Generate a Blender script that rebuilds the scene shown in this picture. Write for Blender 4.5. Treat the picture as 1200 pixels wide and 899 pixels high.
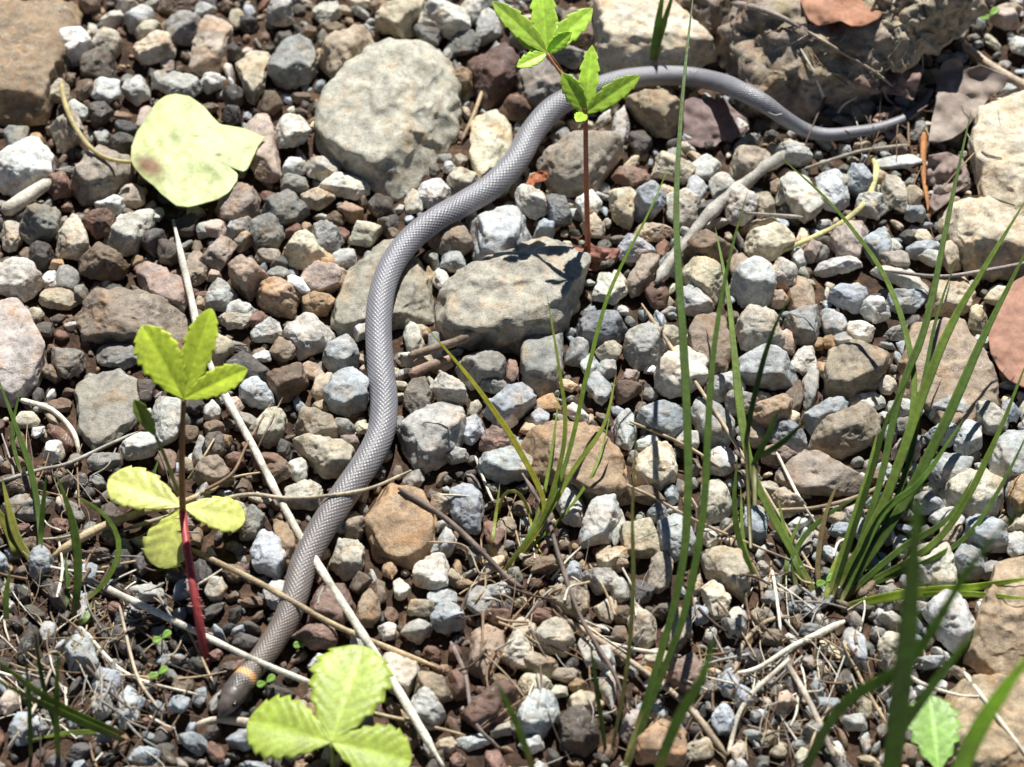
import bpy, math, random
import numpy as np
from mathutils import Vector
from mathutils.bvhtree import BVHTree

for o in list(bpy.data.objects):
    bpy.data.objects.remove(o)
S = bpy.context.scene
C = S.collection

# ------------------------------------------------------------------ camera
PHI = math.radians(52)            # looking down this far below the horizon
DIST, VIEW_W = 0.90, 0.33         # metres to the stones / width of the view there
CP = np.array([0.0, -DIST*math.cos(PHI), DIST*math.sin(PHI)])
FW = np.array([0.0, math.cos(PHI), -math.sin(PHI)])
UP = np.array([0.0, math.sin(PHI), math.cos(PHI)])
RT = np.array([1.0, 0.0, 0.0])
cam_d = bpy.data.cameras.new('camera')
cam = bpy.data.objects.new('camera', cam_d); C.objects.link(cam)
cam.location = CP; cam.rotation_euler = (math.pi/2 - PHI, 0, 0)
cam_d.sensor_width = 36; cam_d.lens = 36*DIST/VIEW_W
cam_d.clip_start = 0.01; cam_d.clip_end = 100
cam_d.dof.use_dof = True; cam_d.dof.focus_distance = DIST-0.01; cam_d.dof.aperture_fstop = 13
S.camera = cam

# ------------------------------------------------------------------ light
SUN_EL, SUN_AZ = math.radians(54), math.radians(7)     # azimuth from straight ahead (+y) towards +x
w = bpy.data.worlds.new('World'); S.world = w; w.use_nodes = True
nt = w.node_tree; bg = nt.nodes['Background']
sky = nt.nodes.new('ShaderNodeTexSky'); sky.sky_type = 'NISHITA'; sky.sun_disc = False
sky.sun_elevation = SUN_EL; sky.sun_rotation = SUN_AZ; sky.air_density = .6; sky.dust_density = .05; sky.altitude = 2500
nt.links.new(sky.outputs[0], bg.inputs[0]); bg.inputs[1].default_value = 0.05
sd = bpy.data.lights.new('sun', 'SUN'); sd.energy = 5.0; sd.angle = math.radians(0.5); sd.color = (1.0, 0.985, 0.95)
so = bpy.data.objects.new('sun', sd); C.objects.link(so)
sv = Vector((math.sin(SUN_AZ)*math.cos(SUN_EL), math.cos(SUN_AZ)*math.cos(SUN_EL), math.sin(SUN_EL)))
so.rotation_euler = sv.to_track_quat('Z', 'Y').to_euler(); so.location = sv*3
vs = S.view_settings
vs.view_transform = 'Standard'; vs.look = 'None'; vs.gamma = 1; vs.exposure = 0.55

# ------------------------------------------------------------------ pixels to directions (1200 x 899 photograph)
K = VIEW_W/DIST/1200
def ray(px, py):
    return FW + RT*((px-600)*K) - UP*((py-449.5)*K)
def P(px, py, z=0.0):                       # where the pixel's ray meets the level z
    d = ray(px, py); t = (z-CP[2])/d[2]; return CP + d*t
def PV(px, py, Y):                          # where the pixel's ray meets the upright plane y = Y
    d = ray(px, py); t = (Y-CP[1])/d[1]; return CP + d*t
def mpp(p):                                 # metres per pixel at a point
    return float(np.dot(np.asarray(p)-CP, FW))*K
def proj(p):
    v = np.asarray(p)-CP; t = v@FW
    return 600+(v@RT)/t/K, 449.5-(v@UP)/t/K

# ------------------------------------------------------------------ noise
def vnoise(p, seed=0):
    p = np.asarray(p, float); i = np.floor(p).astype(np.int64); f = p-i; f = f*f*(3-2*f)
    r = 0
    for dx in (0, 1):
        for dy in (0, 1):
            for dz in (0, 1):
                h = (i[..., 0]+dx)*374761393 + (i[..., 1]+dy)*668265263 + (i[..., 2]+dz)*2147483647 + seed*1274126177
                h = (h ^ (h >> 13))*1274126177; h = (h ^ (h >> 16)) & 0xffff
                wgt = (f[..., 0] if dx else 1-f[..., 0])*(f[..., 1] if dy else 1-f[..., 1])*(f[..., 2] if dz else 1-f[..., 2])
                r = r + wgt*(h/32767.5-1)
    return r
def fbm(p, seed=0, o=3):
    p = np.asarray(p, float)
    return sum(vnoise(p*2**k+7.3*k, seed+k)/2**k for k in range(o))

# ------------------------------------------------------------------ materials
def new_mat(name):
    m = bpy.data.materials.new(name); m.use_nodes = True
    n = m.node_tree.nodes; return m, n, m.node_tree.links, n['Principled BSDF']
def N(n, t, **kw):
    x = n.new(t)
    for k, v in kw.items():
        if k in x.inputs: x.inputs[k].default_value = v
        else: setattr(x, k, v)
    return x
def mixc(n, l, fac, a, b, bt='MIX'):
    x = n.new('ShaderNodeMix'); x.data_type = 'RGBA'; x.blend_type = bt
    for s, v in ((x.inputs[0], fac), (x.inputs[6], a), (x.inputs[7], b)):
        if hasattr(v, 'is_output'): l.new(v, s)
        else: s.default_value = v if not isinstance(v, tuple) else (*v, 1)[:4]
    return x.outputs[2]
def ramp(n, l, src, *st):
    r = n.new('ShaderNodeValToRGB'); l.new(src, r.inputs[0]); e = r.color_ramp.elements
    while len(e) < len(st): e.new(0.5)
    for k, (p, c) in enumerate(st):
        e[k].position = p; e[k].color = (c, c, c, 1) if not isinstance(c, tuple) else (*c, 1)
    return r.outputs[0]

def mineral():
    m, n, l, b = new_mat('stone_surface')
    a = N(n, 'ShaderNodeAttribute', attribute_name='scol')
    g = n.new('ShaderNodeNewGeometry')
    def nz(sc, det=4, rough=.6):
        x = N(n, 'ShaderNodeTexNoise', Scale=sc, Detail=det, Roughness=rough); l.new(g.outputs['Position'], x.inputs['Vector']); return x.outputs['Fac']
    big, mid, fin = nz(95, 3), nz(420, 4, .65), nz(1900, 3, .7)
    c1 = mixc(n, l, 1.0, a.outputs['Color'], ramp(n, l, mid, (.28, .60), (.48, 1.06), (.75, 1.42)), 'MULTIPLY')
    c2 = mixc(n, l, 1.0, c1, ramp(n, l, fin, (.3, .74), (.55, 1.06), (.75, 1.28)), 'MULTIPLY')
    c2 = mixc(n, l, 1.0, c2, ramp(n, l, nz(150, 3, .6), (.32, .70), (.5, 1.08), (.68, 1.30)), 'MULTIPLY')
    fe = N(n, 'ShaderNodeTexNoise', Scale=160, Detail=4, Roughness=.6, Distortion=.6); l.new(g.outputs['Position'], fe.inputs['Vector'])
    # rusty clay film in patches
    f1 = N(n, 'ShaderNodeMath', operation='MULTIPLY'); l.new(ramp(n, l, big, (.44, 0.0), (.62, 1.0)), f1.inputs[0])
    l.new(ramp(n, l, fe.outputs['Fac'], (.42, 0.0), (.62, .8)), f1.inputs[1])
    c3 = mixc(n, l, f1.outputs[0], c2, mixc(n, l, 1.0, c2, (1.05, .80, .58), 'MULTIPLY'))
    # pale lime bloom and dark specks
    pl = nz(260, 5, .7)
    c4 = mixc(n, l, ramp(n, l, pl, (.60, 0.0), (.72, .55)), c3, mixc(n, l, .6, c3, (.62, .59, .52)))
    vo = N(n, 'ShaderNodeTexVoronoi', Scale=700); l.new(g.outputs['Position'], vo.inputs['Vector'])
    sp = ramp(n, l, vo.outputs['Distance'], (.10, .55), (.22, 0.0))
    gate = N(n, 'ShaderNodeMath', operation='MULTIPLY'); l.new(sp, gate.inputs[0]); l.new(ramp(n, l, nz(200), (.5, 0.0), (.6, 1.0)), gate.inputs[1])
    c5 = mixc(n, l, gate.outputs[0], c4, mixc(n, l, 1.0, c4, (.4, .37, .34), 'MULTIPLY'))
    vn = N(n, 'ShaderNodeTexNoise', Scale=120, Detail=2, Roughness=.5, Distortion=1.2); l.new(g.outputs['Position'], vn.inputs['Vector'])
    vl = ramp(n, l, vn.outputs['Fac'], (.478, 0.0), (.49, .8), (.502, 0.0))
    vg = N(n, 'ShaderNodeMath', operation='MULTIPLY'); l.new(vl, vg.inputs[0]); l.new(ramp(n, l, nz(60, 2), (.50, 0.0), (.56, 1.0)), vg.inputs[1])
    c5 = mixc(n, l, vg.outputs[0], c5, mixc(n, l, .55, c5, (.66, .63, .57)))
    dk = ramp(n, l, vn.outputs['Fac'], (.585, 0.0), (.592, .75), (.600, 0.0))
    dg = N(n, 'ShaderNodeMath', operation='MULTIPLY'); l.new(dk, dg.inputs[0]); l.new(ramp(n, l, nz(75, 2), (.48, 0.0), (.54, 1.0)), dg.inputs[1])
    c5 = mixc(n, l, dg.outputs[0], c5, mixc(n, l, 1.0, c5, (.35, .3, .26), 'MULTIPLY'))
    l.new(c5, b.inputs['Base Color'])
    b.inputs['Roughness'].default_value = .62; b.inputs['Specular IOR Level'].default_value = .38
    l.new(ramp(n, l, mid, (.3, .5), (.7, .78)), b.inputs['Roughness'])
    h = N(n, 'ShaderNodeMath', operation='ADD'); l.new(mid, h.inputs[0]); l.new(fin, h.inputs[1])
    bp = N(n, 'ShaderNodeBump', Strength=.5, Distance=.0008); l.new(h.outputs[0], bp.inputs['Height']); l.new(bp.outputs[0], b.inputs['Normal'])
    return m
def soil_mat():
    m, n, l, b = new_mat('soil_surface')
    g = n.new('ShaderNodeNewGeometry')
    x = N(n, 'ShaderNodeTexNoise', Scale=260, Detail=6, Roughness=.7); l.new(g.outputs['Position'], x.inputs['Vector'])
    y = N(n, 'ShaderNodeTexNoise', Scale=45, Detail=3); l.new(g.outputs['Position'], y.inputs['Vector'])
    c = ramp(n, l, x.outputs['Fac'], (.3, (.022, .014, .010)), (.52, (.075, .044, .027)), (.72, (.19, .105, .058)))
    c2 = mixc(n, l, ramp(n, l, y.outputs['Fac'], (.4, 0.0), (.65, .7)), c, mixc(n, l, 1.0, c, (.75, .8, .85), 'MULTIPLY'))
    l.new(c2, b.inputs['Base Color']); b.inputs['Roughness'].default_value = .85; b.inputs['Specular IOR Level'].default_value = .25
    bp = N(n, 'ShaderNodeBump', Strength=.9, Distance=.0015); l.new(x.outputs['Fac'], bp.inputs['Height']); l.new(bp.outputs[0], b.inputs['Normal'])
    return m
def leaf_mat(name, trans=.4, rough=.42, spec=.45, vein=0):
    m, n, l, b = new_mat(name)
    a = N(n, 'ShaderNodeAttribute', attribute_name='scol'); g = n.new('ShaderNodeNewGeometry')
    x = N(n, 'ShaderNodeTexNoise', Scale=500, Detail=4, Roughness=.6); l.new(g.outputs['Position'], x.inputs['Vector'])
    y = N(n, 'ShaderNodeTexNoise', Scale=110, Detail=3); l.new(g.outputs['Position'], y.inputs['Vector'])
    c = mixc(n, l, 1.0, a.outputs['Color'], ramp(n, l, x.outputs['Fac'], (.3, .8), (.7, 1.2)), 'MULTIPLY')
    c = mixc(n, l, 1.0, c, ramp(n, l, y.outputs['Fac'], (.3, .82), (.7, 1.18)), 'MULTIPLY')
    l.new(c, b.inputs['Base Color']); b.inputs['Roughness'].default_value = rough; b.inputs['Specular IOR Level'].default_value = spec
    bp = N(n, 'ShaderNodeBump', Strength=.35, Distance=.0004); l.new(x.outputs['Fac'], bp.inputs['Height']); l.new(bp.outputs[0], b.inputs['Normal'])
    if trans:
        t = n.new('ShaderNodeBsdfTranslucent'); l.new(c, t.inputs[0]); mx = n.new('ShaderNodeMixShader'); mx.inputs[0].default_value = trans
        l.new(b.outputs[0], mx.inputs[1]); l.new(t.outputs[0], mx.inputs[2]); l.new(mx.outputs[0], n['Material Output'].inputs[0])
    return m
def straw_mat():
    m, n, l, b = new_mat('dry_fibre')
    a = N(n, 'ShaderNodeAttribute', attribute_name='scol'); g = n.new('ShaderNodeNewGeometry')
    x = N(n, 'ShaderNodeTexNoise', Scale=900, Detail=4, Roughness=.65); l.new(g.outputs['Position'], x.inputs['Vector'])
    y = N(n, 'ShaderNodeTexNoise', Scale=150, Detail=3); l.new(g.outputs['Position'], y.inputs['Vector'])
    c = mixc(n, l, 1.0, a.outputs['Color'], ramp(n, l, x.outputs['Fac'], (.3, .65), (.7, 1.2)), 'MULTIPLY')
    c = mixc(n, l, 1.0, c, ramp(n, l, y.outputs['Fac'], (.3, .6), (.6, 1.1)), 'MULTIPLY')
    l.new(c, b.inputs['Base Color']); b.inputs['Roughness'].default_value = .6; b.inputs['Specular IOR Level'].default_value = .3
    bp = N(n, 'ShaderNodeBump', Strength=.5, Distance=.0005); l.new(x.outputs['Fac'], bp.inputs['Height']); l.new(bp.outputs[0], b.inputs['Normal'])
    return m
def snake_mat():
    m, n, l, b = new_mat('snake_skin')
    a = N(n, 'ShaderNodeAttribute', attribute_name='scol'); l.new(a.outputs['Color'], b.inputs['Base Color'])
    b.inputs['Roughness'].default_value = .38; b.inputs['Specular IOR Level'].default_value = .5
    return m
M_STONE, M_SOIL, M_STRAW, M_SNAKE = mineral(), soil_mat(), straw_mat(), snake_mat()
M_LEAF, M_GRASS = leaf_mat('fresh_leaf', .38), leaf_mat('grass_blade', .42, .42, .4)
M_FALLEN = leaf_mat('fallen_leaf', .25, .5, .35)
M_DEAD = leaf_mat('dead_leaf', .12, .7, .25)
def eye_mat():
    m, n, l, b = new_mat('eye_surface'); b.inputs['Base Color'].default_value = (.01, .01, .01, 1); b.inputs['Roughness'].default_value = .08; return m
M_EYE = eye_mat()

# ------------------------------------------------------------------ objects
def mesh(name, V, F, mat, col, smooth=True):
    me = bpy.data.meshes.new(name)
    V = np.asarray(V, np.float32); F = np.asarray(F, np.int32)
    me.vertices.add(len(V)); me.vertices.foreach_set('co', V.ravel())
    k = F.shape[1]
    me.loops.add(F.size); me.loops.foreach_set('vertex_index', F.ravel())
    me.polygons.add(len(F)); me.polygons.foreach_set('loop_start', np.arange(0, F.size, k, dtype=np.int32))
    me.polygons.foreach_set('use_smooth', np.full(len(F), smooth))
    at = me.attributes.new('scol', 'FLOAT_COLOR', 'POINT')
    c = np.ones((len(V), 4), np.float32); c[:, :3] = col
    at.data.foreach_set('color', c.ravel())
    me.update(); me.validate(); me.materials.append(mat)
    return me
def link(name, me, parent=None, loc=(0, 0, 0), label=None, cat=None, group=None, kind=None):
    o = bpy.data.objects.new(name, me); C.objects.link(o); o.location = loc
    if parent is not None:
        o.parent = parent
        o.location = Vector(loc) - parent.location
    for k, v in (('label', label), ('category', cat), ('group', group), ('kind', kind)):
        if v: o[k] = v
    return o
def thing(name, loc, label, cat, group=None):
    return link(name, None, None, tuple(float(x) for x in loc), label, cat, group)

def ico(sub):
    t = (1+5**.5)/2
    v = [(-1, t, 0), (1, t, 0), (-1, -t, 0), (1, -t, 0), (0, -1, t), (0, 1, t), (0, -1, -t), (0, 1, -t), (t, 0, -1), (t, 0, 1), (-t, 0, -1), (-t, 0, 1)]
    f = [(0, 11, 5), (0, 5, 1), (0, 1, 7), (0, 7, 10), (0, 10, 11), (1, 5, 9), (5, 11, 4), (11, 10, 2), (10, 7, 6), (7, 1, 8), (3, 9, 4), (3, 4, 2), (3, 2, 6), (3, 6, 8), (3, 8, 9), (4, 9, 5), (2, 4, 11), (6, 2, 10), (8, 6, 7), (9, 8, 1)]
    v = [np.array(x, float)/np.linalg.norm(x) for x in v]
    for _ in range(sub):
        mid = {}; nf = []
        def m(a, b):
            k = (min(a, b), max(a, b))
            if k not in mid:
                p = v[a]+v[b]; v.append(p/np.linalg.norm(p)); mid[k] = len(v)-1
            return mid[k]
        for a, b, c in f:
            x, y, z = m(a, b), m(b, c), m(c, a); nf += [(a, x, z), (b, y, x), (c, z, y), (x, y, z)]
        f = nf
    return np.array(v), np.array(f, np.int32)
ICO = {k: ico(k) for k in (1, 2, 3, 4, 5)}

def hull2(pts):
    pts = sorted(map(tuple, pts))
    def half(ps):
        h = []
        for p in ps:
            while len(h) > 1 and (h[-1][0]-h[-2][0])*(p[1]-h[-2][1])-(h[-1][1]-h[-2][1])*(p[0]-h[-2][0]) <= 0: h.pop()
            h.append(p)
        return h
    a, b = half(pts), half(pts[::-1]); return np.array(a[:-1]+b[:-1])

def rock_shape(poly, c, rng, sub, p=11, rough=.05, topn=3, tilt=.35, tside=(-.15, .38)):
    """poly: outline on the ground in metres about (0,0); c: half height. Facets meet in worn edges."""
    h = hull2(poly); nrm = []; off = []
    for i in range(len(h)):
        a, b = h[i], h[(i+1) % len(h)]; e = b-a; L = np.linalg.norm(e)
        if L < 1e-6: continue
        n2 = np.array([e[1], -e[0]])/L; d = max(float(n2@a), 1e-4)
        t = rng.uniform(*tside)
        nrm.append((n2[0]*math.cos(t), n2[1]*math.cos(t), math.sin(t))); off.append(d*math.cos(t)*1.03)
    R = math.sqrt(max(1e-9, np.prod(np.ptp(h, axis=0))))/2
    for k in range(topn):
        t = rng.uniform(0, tilt) if k else rng.uniform(0, tilt*.5); az = rng.uniform(0, 6.28)
        nrm.append((math.sin(t)*math.cos(az), math.sin(t)*math.sin(az), math.cos(t))); off.append(c*rng.uniform(.88, 1.05)+(.12*R*math.sin(t)))
    for k in range(7):                                     # knocked-off corners
        t = rng.uniform(.25, 1.15); az = rng.uniform(0, 6.28); n3 = np.array([math.cos(t)*math.cos(az), math.cos(t)*math.sin(az), math.sin(t)])
        sup = max((h@n3[:2]).max()+c*n3[2], 1e-4)
        nrm.append(tuple(n3)); off.append(sup*rng.uniform(.56, .93))
    nrm.append((0, 0, -1)); off.append(c)
    V, F = ICO[sub]; nrm = np.array(nrm); off = np.array(off)
    sc = np.array([np.ptp(h[:, 0])/2, np.ptp(h[:, 1])/2, c]); D = V*sc; D /= np.linalg.norm(D, axis=1)[:, None]
    q = np.maximum(D@nrm.T/off, 0)
    r = (q**p).sum(1)**(-1/p)
    sd_ = rng.randrange(10000)
    X = D*r[:, None]; s = 1/max(R, c)
    ex = np.ptp(X, axis=0)
    X[:, :2] += (h.min(0)+h.max(0))/2-(X[:, :2].min(0)+X[:, :2].max(0))/2
    X = X*np.array([np.ptp(h[:, 0])/ex[0], np.ptp(h[:, 1])/ex[1], 2*c/ex[2]])
    amp = rough*R
    X = X + D*(amp*(.7*fbm(X*s*1.9+sd_, sd_, 2) - 1.0*np.abs(fbm(X*s*3.1+sd_, sd_+5, 3)) + .35))[:, None] + (amp*.10)*np.stack([vnoise(X*s*9+sd_+i_*5, sd_+i_) for i_ in range(3)], -1)
    return X, F

# ------------------------------------------------------------------ colours of stone
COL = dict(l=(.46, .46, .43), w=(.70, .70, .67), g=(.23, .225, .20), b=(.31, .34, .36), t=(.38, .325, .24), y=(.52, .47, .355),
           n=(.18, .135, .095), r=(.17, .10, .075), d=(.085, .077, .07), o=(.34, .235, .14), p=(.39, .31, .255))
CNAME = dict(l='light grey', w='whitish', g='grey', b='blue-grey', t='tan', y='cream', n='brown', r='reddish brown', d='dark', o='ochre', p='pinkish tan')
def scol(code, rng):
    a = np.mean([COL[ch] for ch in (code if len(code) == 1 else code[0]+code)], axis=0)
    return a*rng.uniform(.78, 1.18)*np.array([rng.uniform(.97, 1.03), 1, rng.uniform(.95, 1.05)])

# x,y outline points / colour code / half-height ratio : the big stones
BIG = '''
-40,-10 84,-10 80,30 58,60 57,95 53,130 30,140 0,120 -40,110|no|.4
373,140 443,30 473,40 513,53 523,87 538,133 517,205 463,227 443,217 413,193 373,163|gy|.30
440,25 460,0 495,-8 490,20 470,42|t|.6
225,80 228,55 240,25 255,12 270,20 272,40 262,60 258,80 240,87|py|.6
275,68 300,50 315,55 312,75 310,100 300,120 290,110 288,88|yt|.6
315,62 335,46 362,50 371,66 360,92 338,99 320,88|gb|.6
372,70 380,45 425,27 440,38 410,80 390,90|tn|.5
547,65 592,48 617,80 575,123 563,118 548,82|rd|.5
551,132 587,123 598,133 599,170 590,195 565,212 553,187|y|.5
285,150 310,130 322,155 330,200 312,212 296,195|pt|.5
693,5 720,-15 765,-10 790,22 820,45 838,73 834,80 735,80 698,68|yt|.45
735,112 765,103 795,105 800,130 780,155 765,152|to|.7
630,167 667,155 710,158 730,170 700,217 663,223 637,190|tg|.55
855,185 870,165 905,178 903,190 875,212 855,207|tn|.6
-12,172 40,165 62,185 60,210 30,225 -12,210|lw|.55
80,215 97,185 112,170 150,183 155,200 125,228 95,232|tg|.55
127,285 140,250 160,240 178,245 178,262 160,290 140,295|yl|.6
82,247 95,262 108,292 90,300 65,298 68,275|yt|.6
-12,307 30,308 48,322 30,347 -12,335|yw|.6
155,308 170,303 190,320 215,330 222,362 200,362 172,345|pr|.3
252,242 262,222 285,212 302,225 302,245 285,258 262,257|pt|.6
371,212 400,203 430,210 432,220 415,230 400,224 375,222|wy|.6
302,248 335,220 362,243 345,260 330,264 310,256|gd|.6
393,375 402,315 440,282 470,285 500,320 508,370 470,387 420,387|gt|.22
549,262 597,239 621,263 613,300 592,315 558,302|lb|.6
510,364 556,310 600,318 615,286 680,273 688,290 676,345 648,385 600,400 540,392|yg|.34
797,315 815,298 845,315 848,340 838,352 815,345|y|.6
855,325 895,300 908,310 908,340 895,352 872,350|bw|.65
958,195 985,195 995,232 975,245 958,237|lb|.6
915,200 935,198 962,245 945,258 928,238|ly|.6
875,285 880,270 930,260 932,285 905,300 885,298|yt|.6
973,275 1000,258 1020,262 1005,305 982,297|pl|.55
1085,340 1135,325 1142,345 1130,365 1090,365|yt|.6
1106,250 1138,222 1182,266 1235,290 1235,312 1140,318|ty|.45
1148,222 1142,165 1158,118 1200,103 1245,110 1245,282 1186,262|yo|.4
-30,338 10,350 30,375 58,425 40,452 25,466 -30,462|pw|.42
87,365 115,340 160,340 215,365 222,385 200,396 150,400 100,392|ng|.5
87,447 125,430 162,436 165,490 155,510 115,522 90,500|gt|.16
333,388 350,375 375,373 391,382 382,402 350,415|lt|.6
378,420 385,398 400,390 415,395 420,420 405,435 386,430|lb|.6
310,440 345,424 361,446 345,462 325,467|nr|.6
380,462 395,440 415,432 430,445 430,470 405,480 388,475|bl|.6
280,450 297,437 322,465 320,475 300,472 283,462|bl|.6
290,508 320,475 335,490 330,508 312,518|yl|.6
345,500 355,476 390,495 395,511 360,513|tn|.6
343,515 355,508 400,515 418,530 415,548 380,552|tg|.55
533,425 545,420 575,407 592,425 585,442 555,450|g|.6
468,502 500,470 540,470 545,500 530,530 500,547 475,532|lg|.5
568,478 590,455 620,452 627,470 605,490 585,498|bl|.6
612,420 618,395 640,378 660,385 658,430 640,460 615,442|gl|.6
610,520 650,492 690,488 730,540 738,575 700,582 650,562 620,545|on|.35
560,535 600,522 627,535 618,555 590,562 565,550|bl|.6
678,375 690,360 720,362 733,385 725,400 680,397|bd|.65
731,408 740,382 765,380 782,402 772,425 745,428|gl|.6
768,445 780,415 800,405 828,420 825,445 800,455 775,460|yl|.6
805,395 825,362 850,365 860,400 850,430 835,432 810,412|nt|.5
865,372 880,355 910,365 920,395 895,408 870,400|tl|.55
920,370 935,358 957,362 961,380 950,398 928,398|gb|.65
865,415 885,403 910,412 933,435 930,446 895,448 866,442|bl|.6
808,480 820,465 850,480 861,500 850,520 825,515|lg|.55
747,487 770,467 798,475 800,500 785,510 760,502|b|.6
720,490 740,478 746,500 735,525 722,520|lb|.6
742,537 780,520 793,535 790,555 770,567 745,562|y|.6
940,490 985,465 996,475 985,490 950,505|bl|.6
950,515 957,505 1015,477 1031,490 1030,510 1000,525 965,528|ny|.6
910,542 925,528 985,528 1010,548 1016,570 990,577 940,575 915,560|pg|.5
968,440 975,405 1010,398 1040,395 1046,415 1030,445 995,462 970,455|tn|.6
1060,425 1080,372 1130,375 1145,400 1166,450 1165,478 1140,492 1100,497 1055,462|to|.28
1085,467 1130,455 1139,475 1125,492 1090,487|b|.5
1118,520 1135,490 1153,500 1150,520 1130,529|bl|.6
1160,520 1185,497 1215,505 1215,560 1175,562 1160,540|bg|.55
1085,547 1110,527 1138,540 1130,560 1100,566|bl|.55
1105,572 1140,548 1176,558 1172,590 1140,607 1120,592|yl|.55
1130,622 1148,603 1178,612 1180,635 1150,641|b|.65
1065,662 1085,635 1110,632 1123,660 1118,683 1085,682|yl|.55
1130,762 1160,700 1185,640 1235,640 1235,790 1160,785|ot|.4
1085,707 1110,690 1135,700 1146,740 1120,756 1100,737|lb|.55
1098,822 1130,796 1240,798 1240,920 1120,920 1093,850|ot|.3
292,646 300,628 322,624 336,655 325,673 298,662|bl|.65
385,662 393,632 415,628 426,645 422,668 400,673|yl|.65
429,602 435,580 455,565 500,580 511,600 506,640 480,656 440,650|on|.35
365,692 400,680 416,710 400,732 360,727|rn|.5
440,775 455,762 485,765 491,780 475,811 455,802|tl|.55
525,587 540,562 555,565 566,590 560,622 545,620 530,602|bg|.6
650,577 675,565 686,590 680,613 660,606|lb|.6
680,617 690,590 715,583 729,605 705,631 682,635|lb|.6
552,732 575,725 592,740 588,770 568,796 550,782|po|.6
625,742 640,722 660,725 673,750 660,762 635,757|tl|.65
540,836 560,815 600,800 611,825 590,842 555,852|r|.6
605,838 625,812 650,810 655,838 640,862 612,858|bl|.7
653,845 668,832 700,835 702,862 682,878 658,872|dn|.65
485,797 495,785 520,800 529,815 515,824 490,812|nt|.6
778,802 785,775 815,765 827,780 817,805 795,814|rp|.55
745,868 780,840 803,850 803,890 745,890|or|.5
770,617 780,600 800,605 816,640 795,652 775,642|bl|.55
820,602 825,560 845,562 860,590 845,607 825,611|yl|.55
825,652 845,635 870,645 880,680 870,697 845,682 828,667|yt|.6
822,687 835,680 856,700 850,719 835,721|y|.6
75,757 80,738 95,735 116,775 110,787 90,787|bl|.6
732,337 752,298 773,305 757,335 738,345|pt|.5
'''
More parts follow.
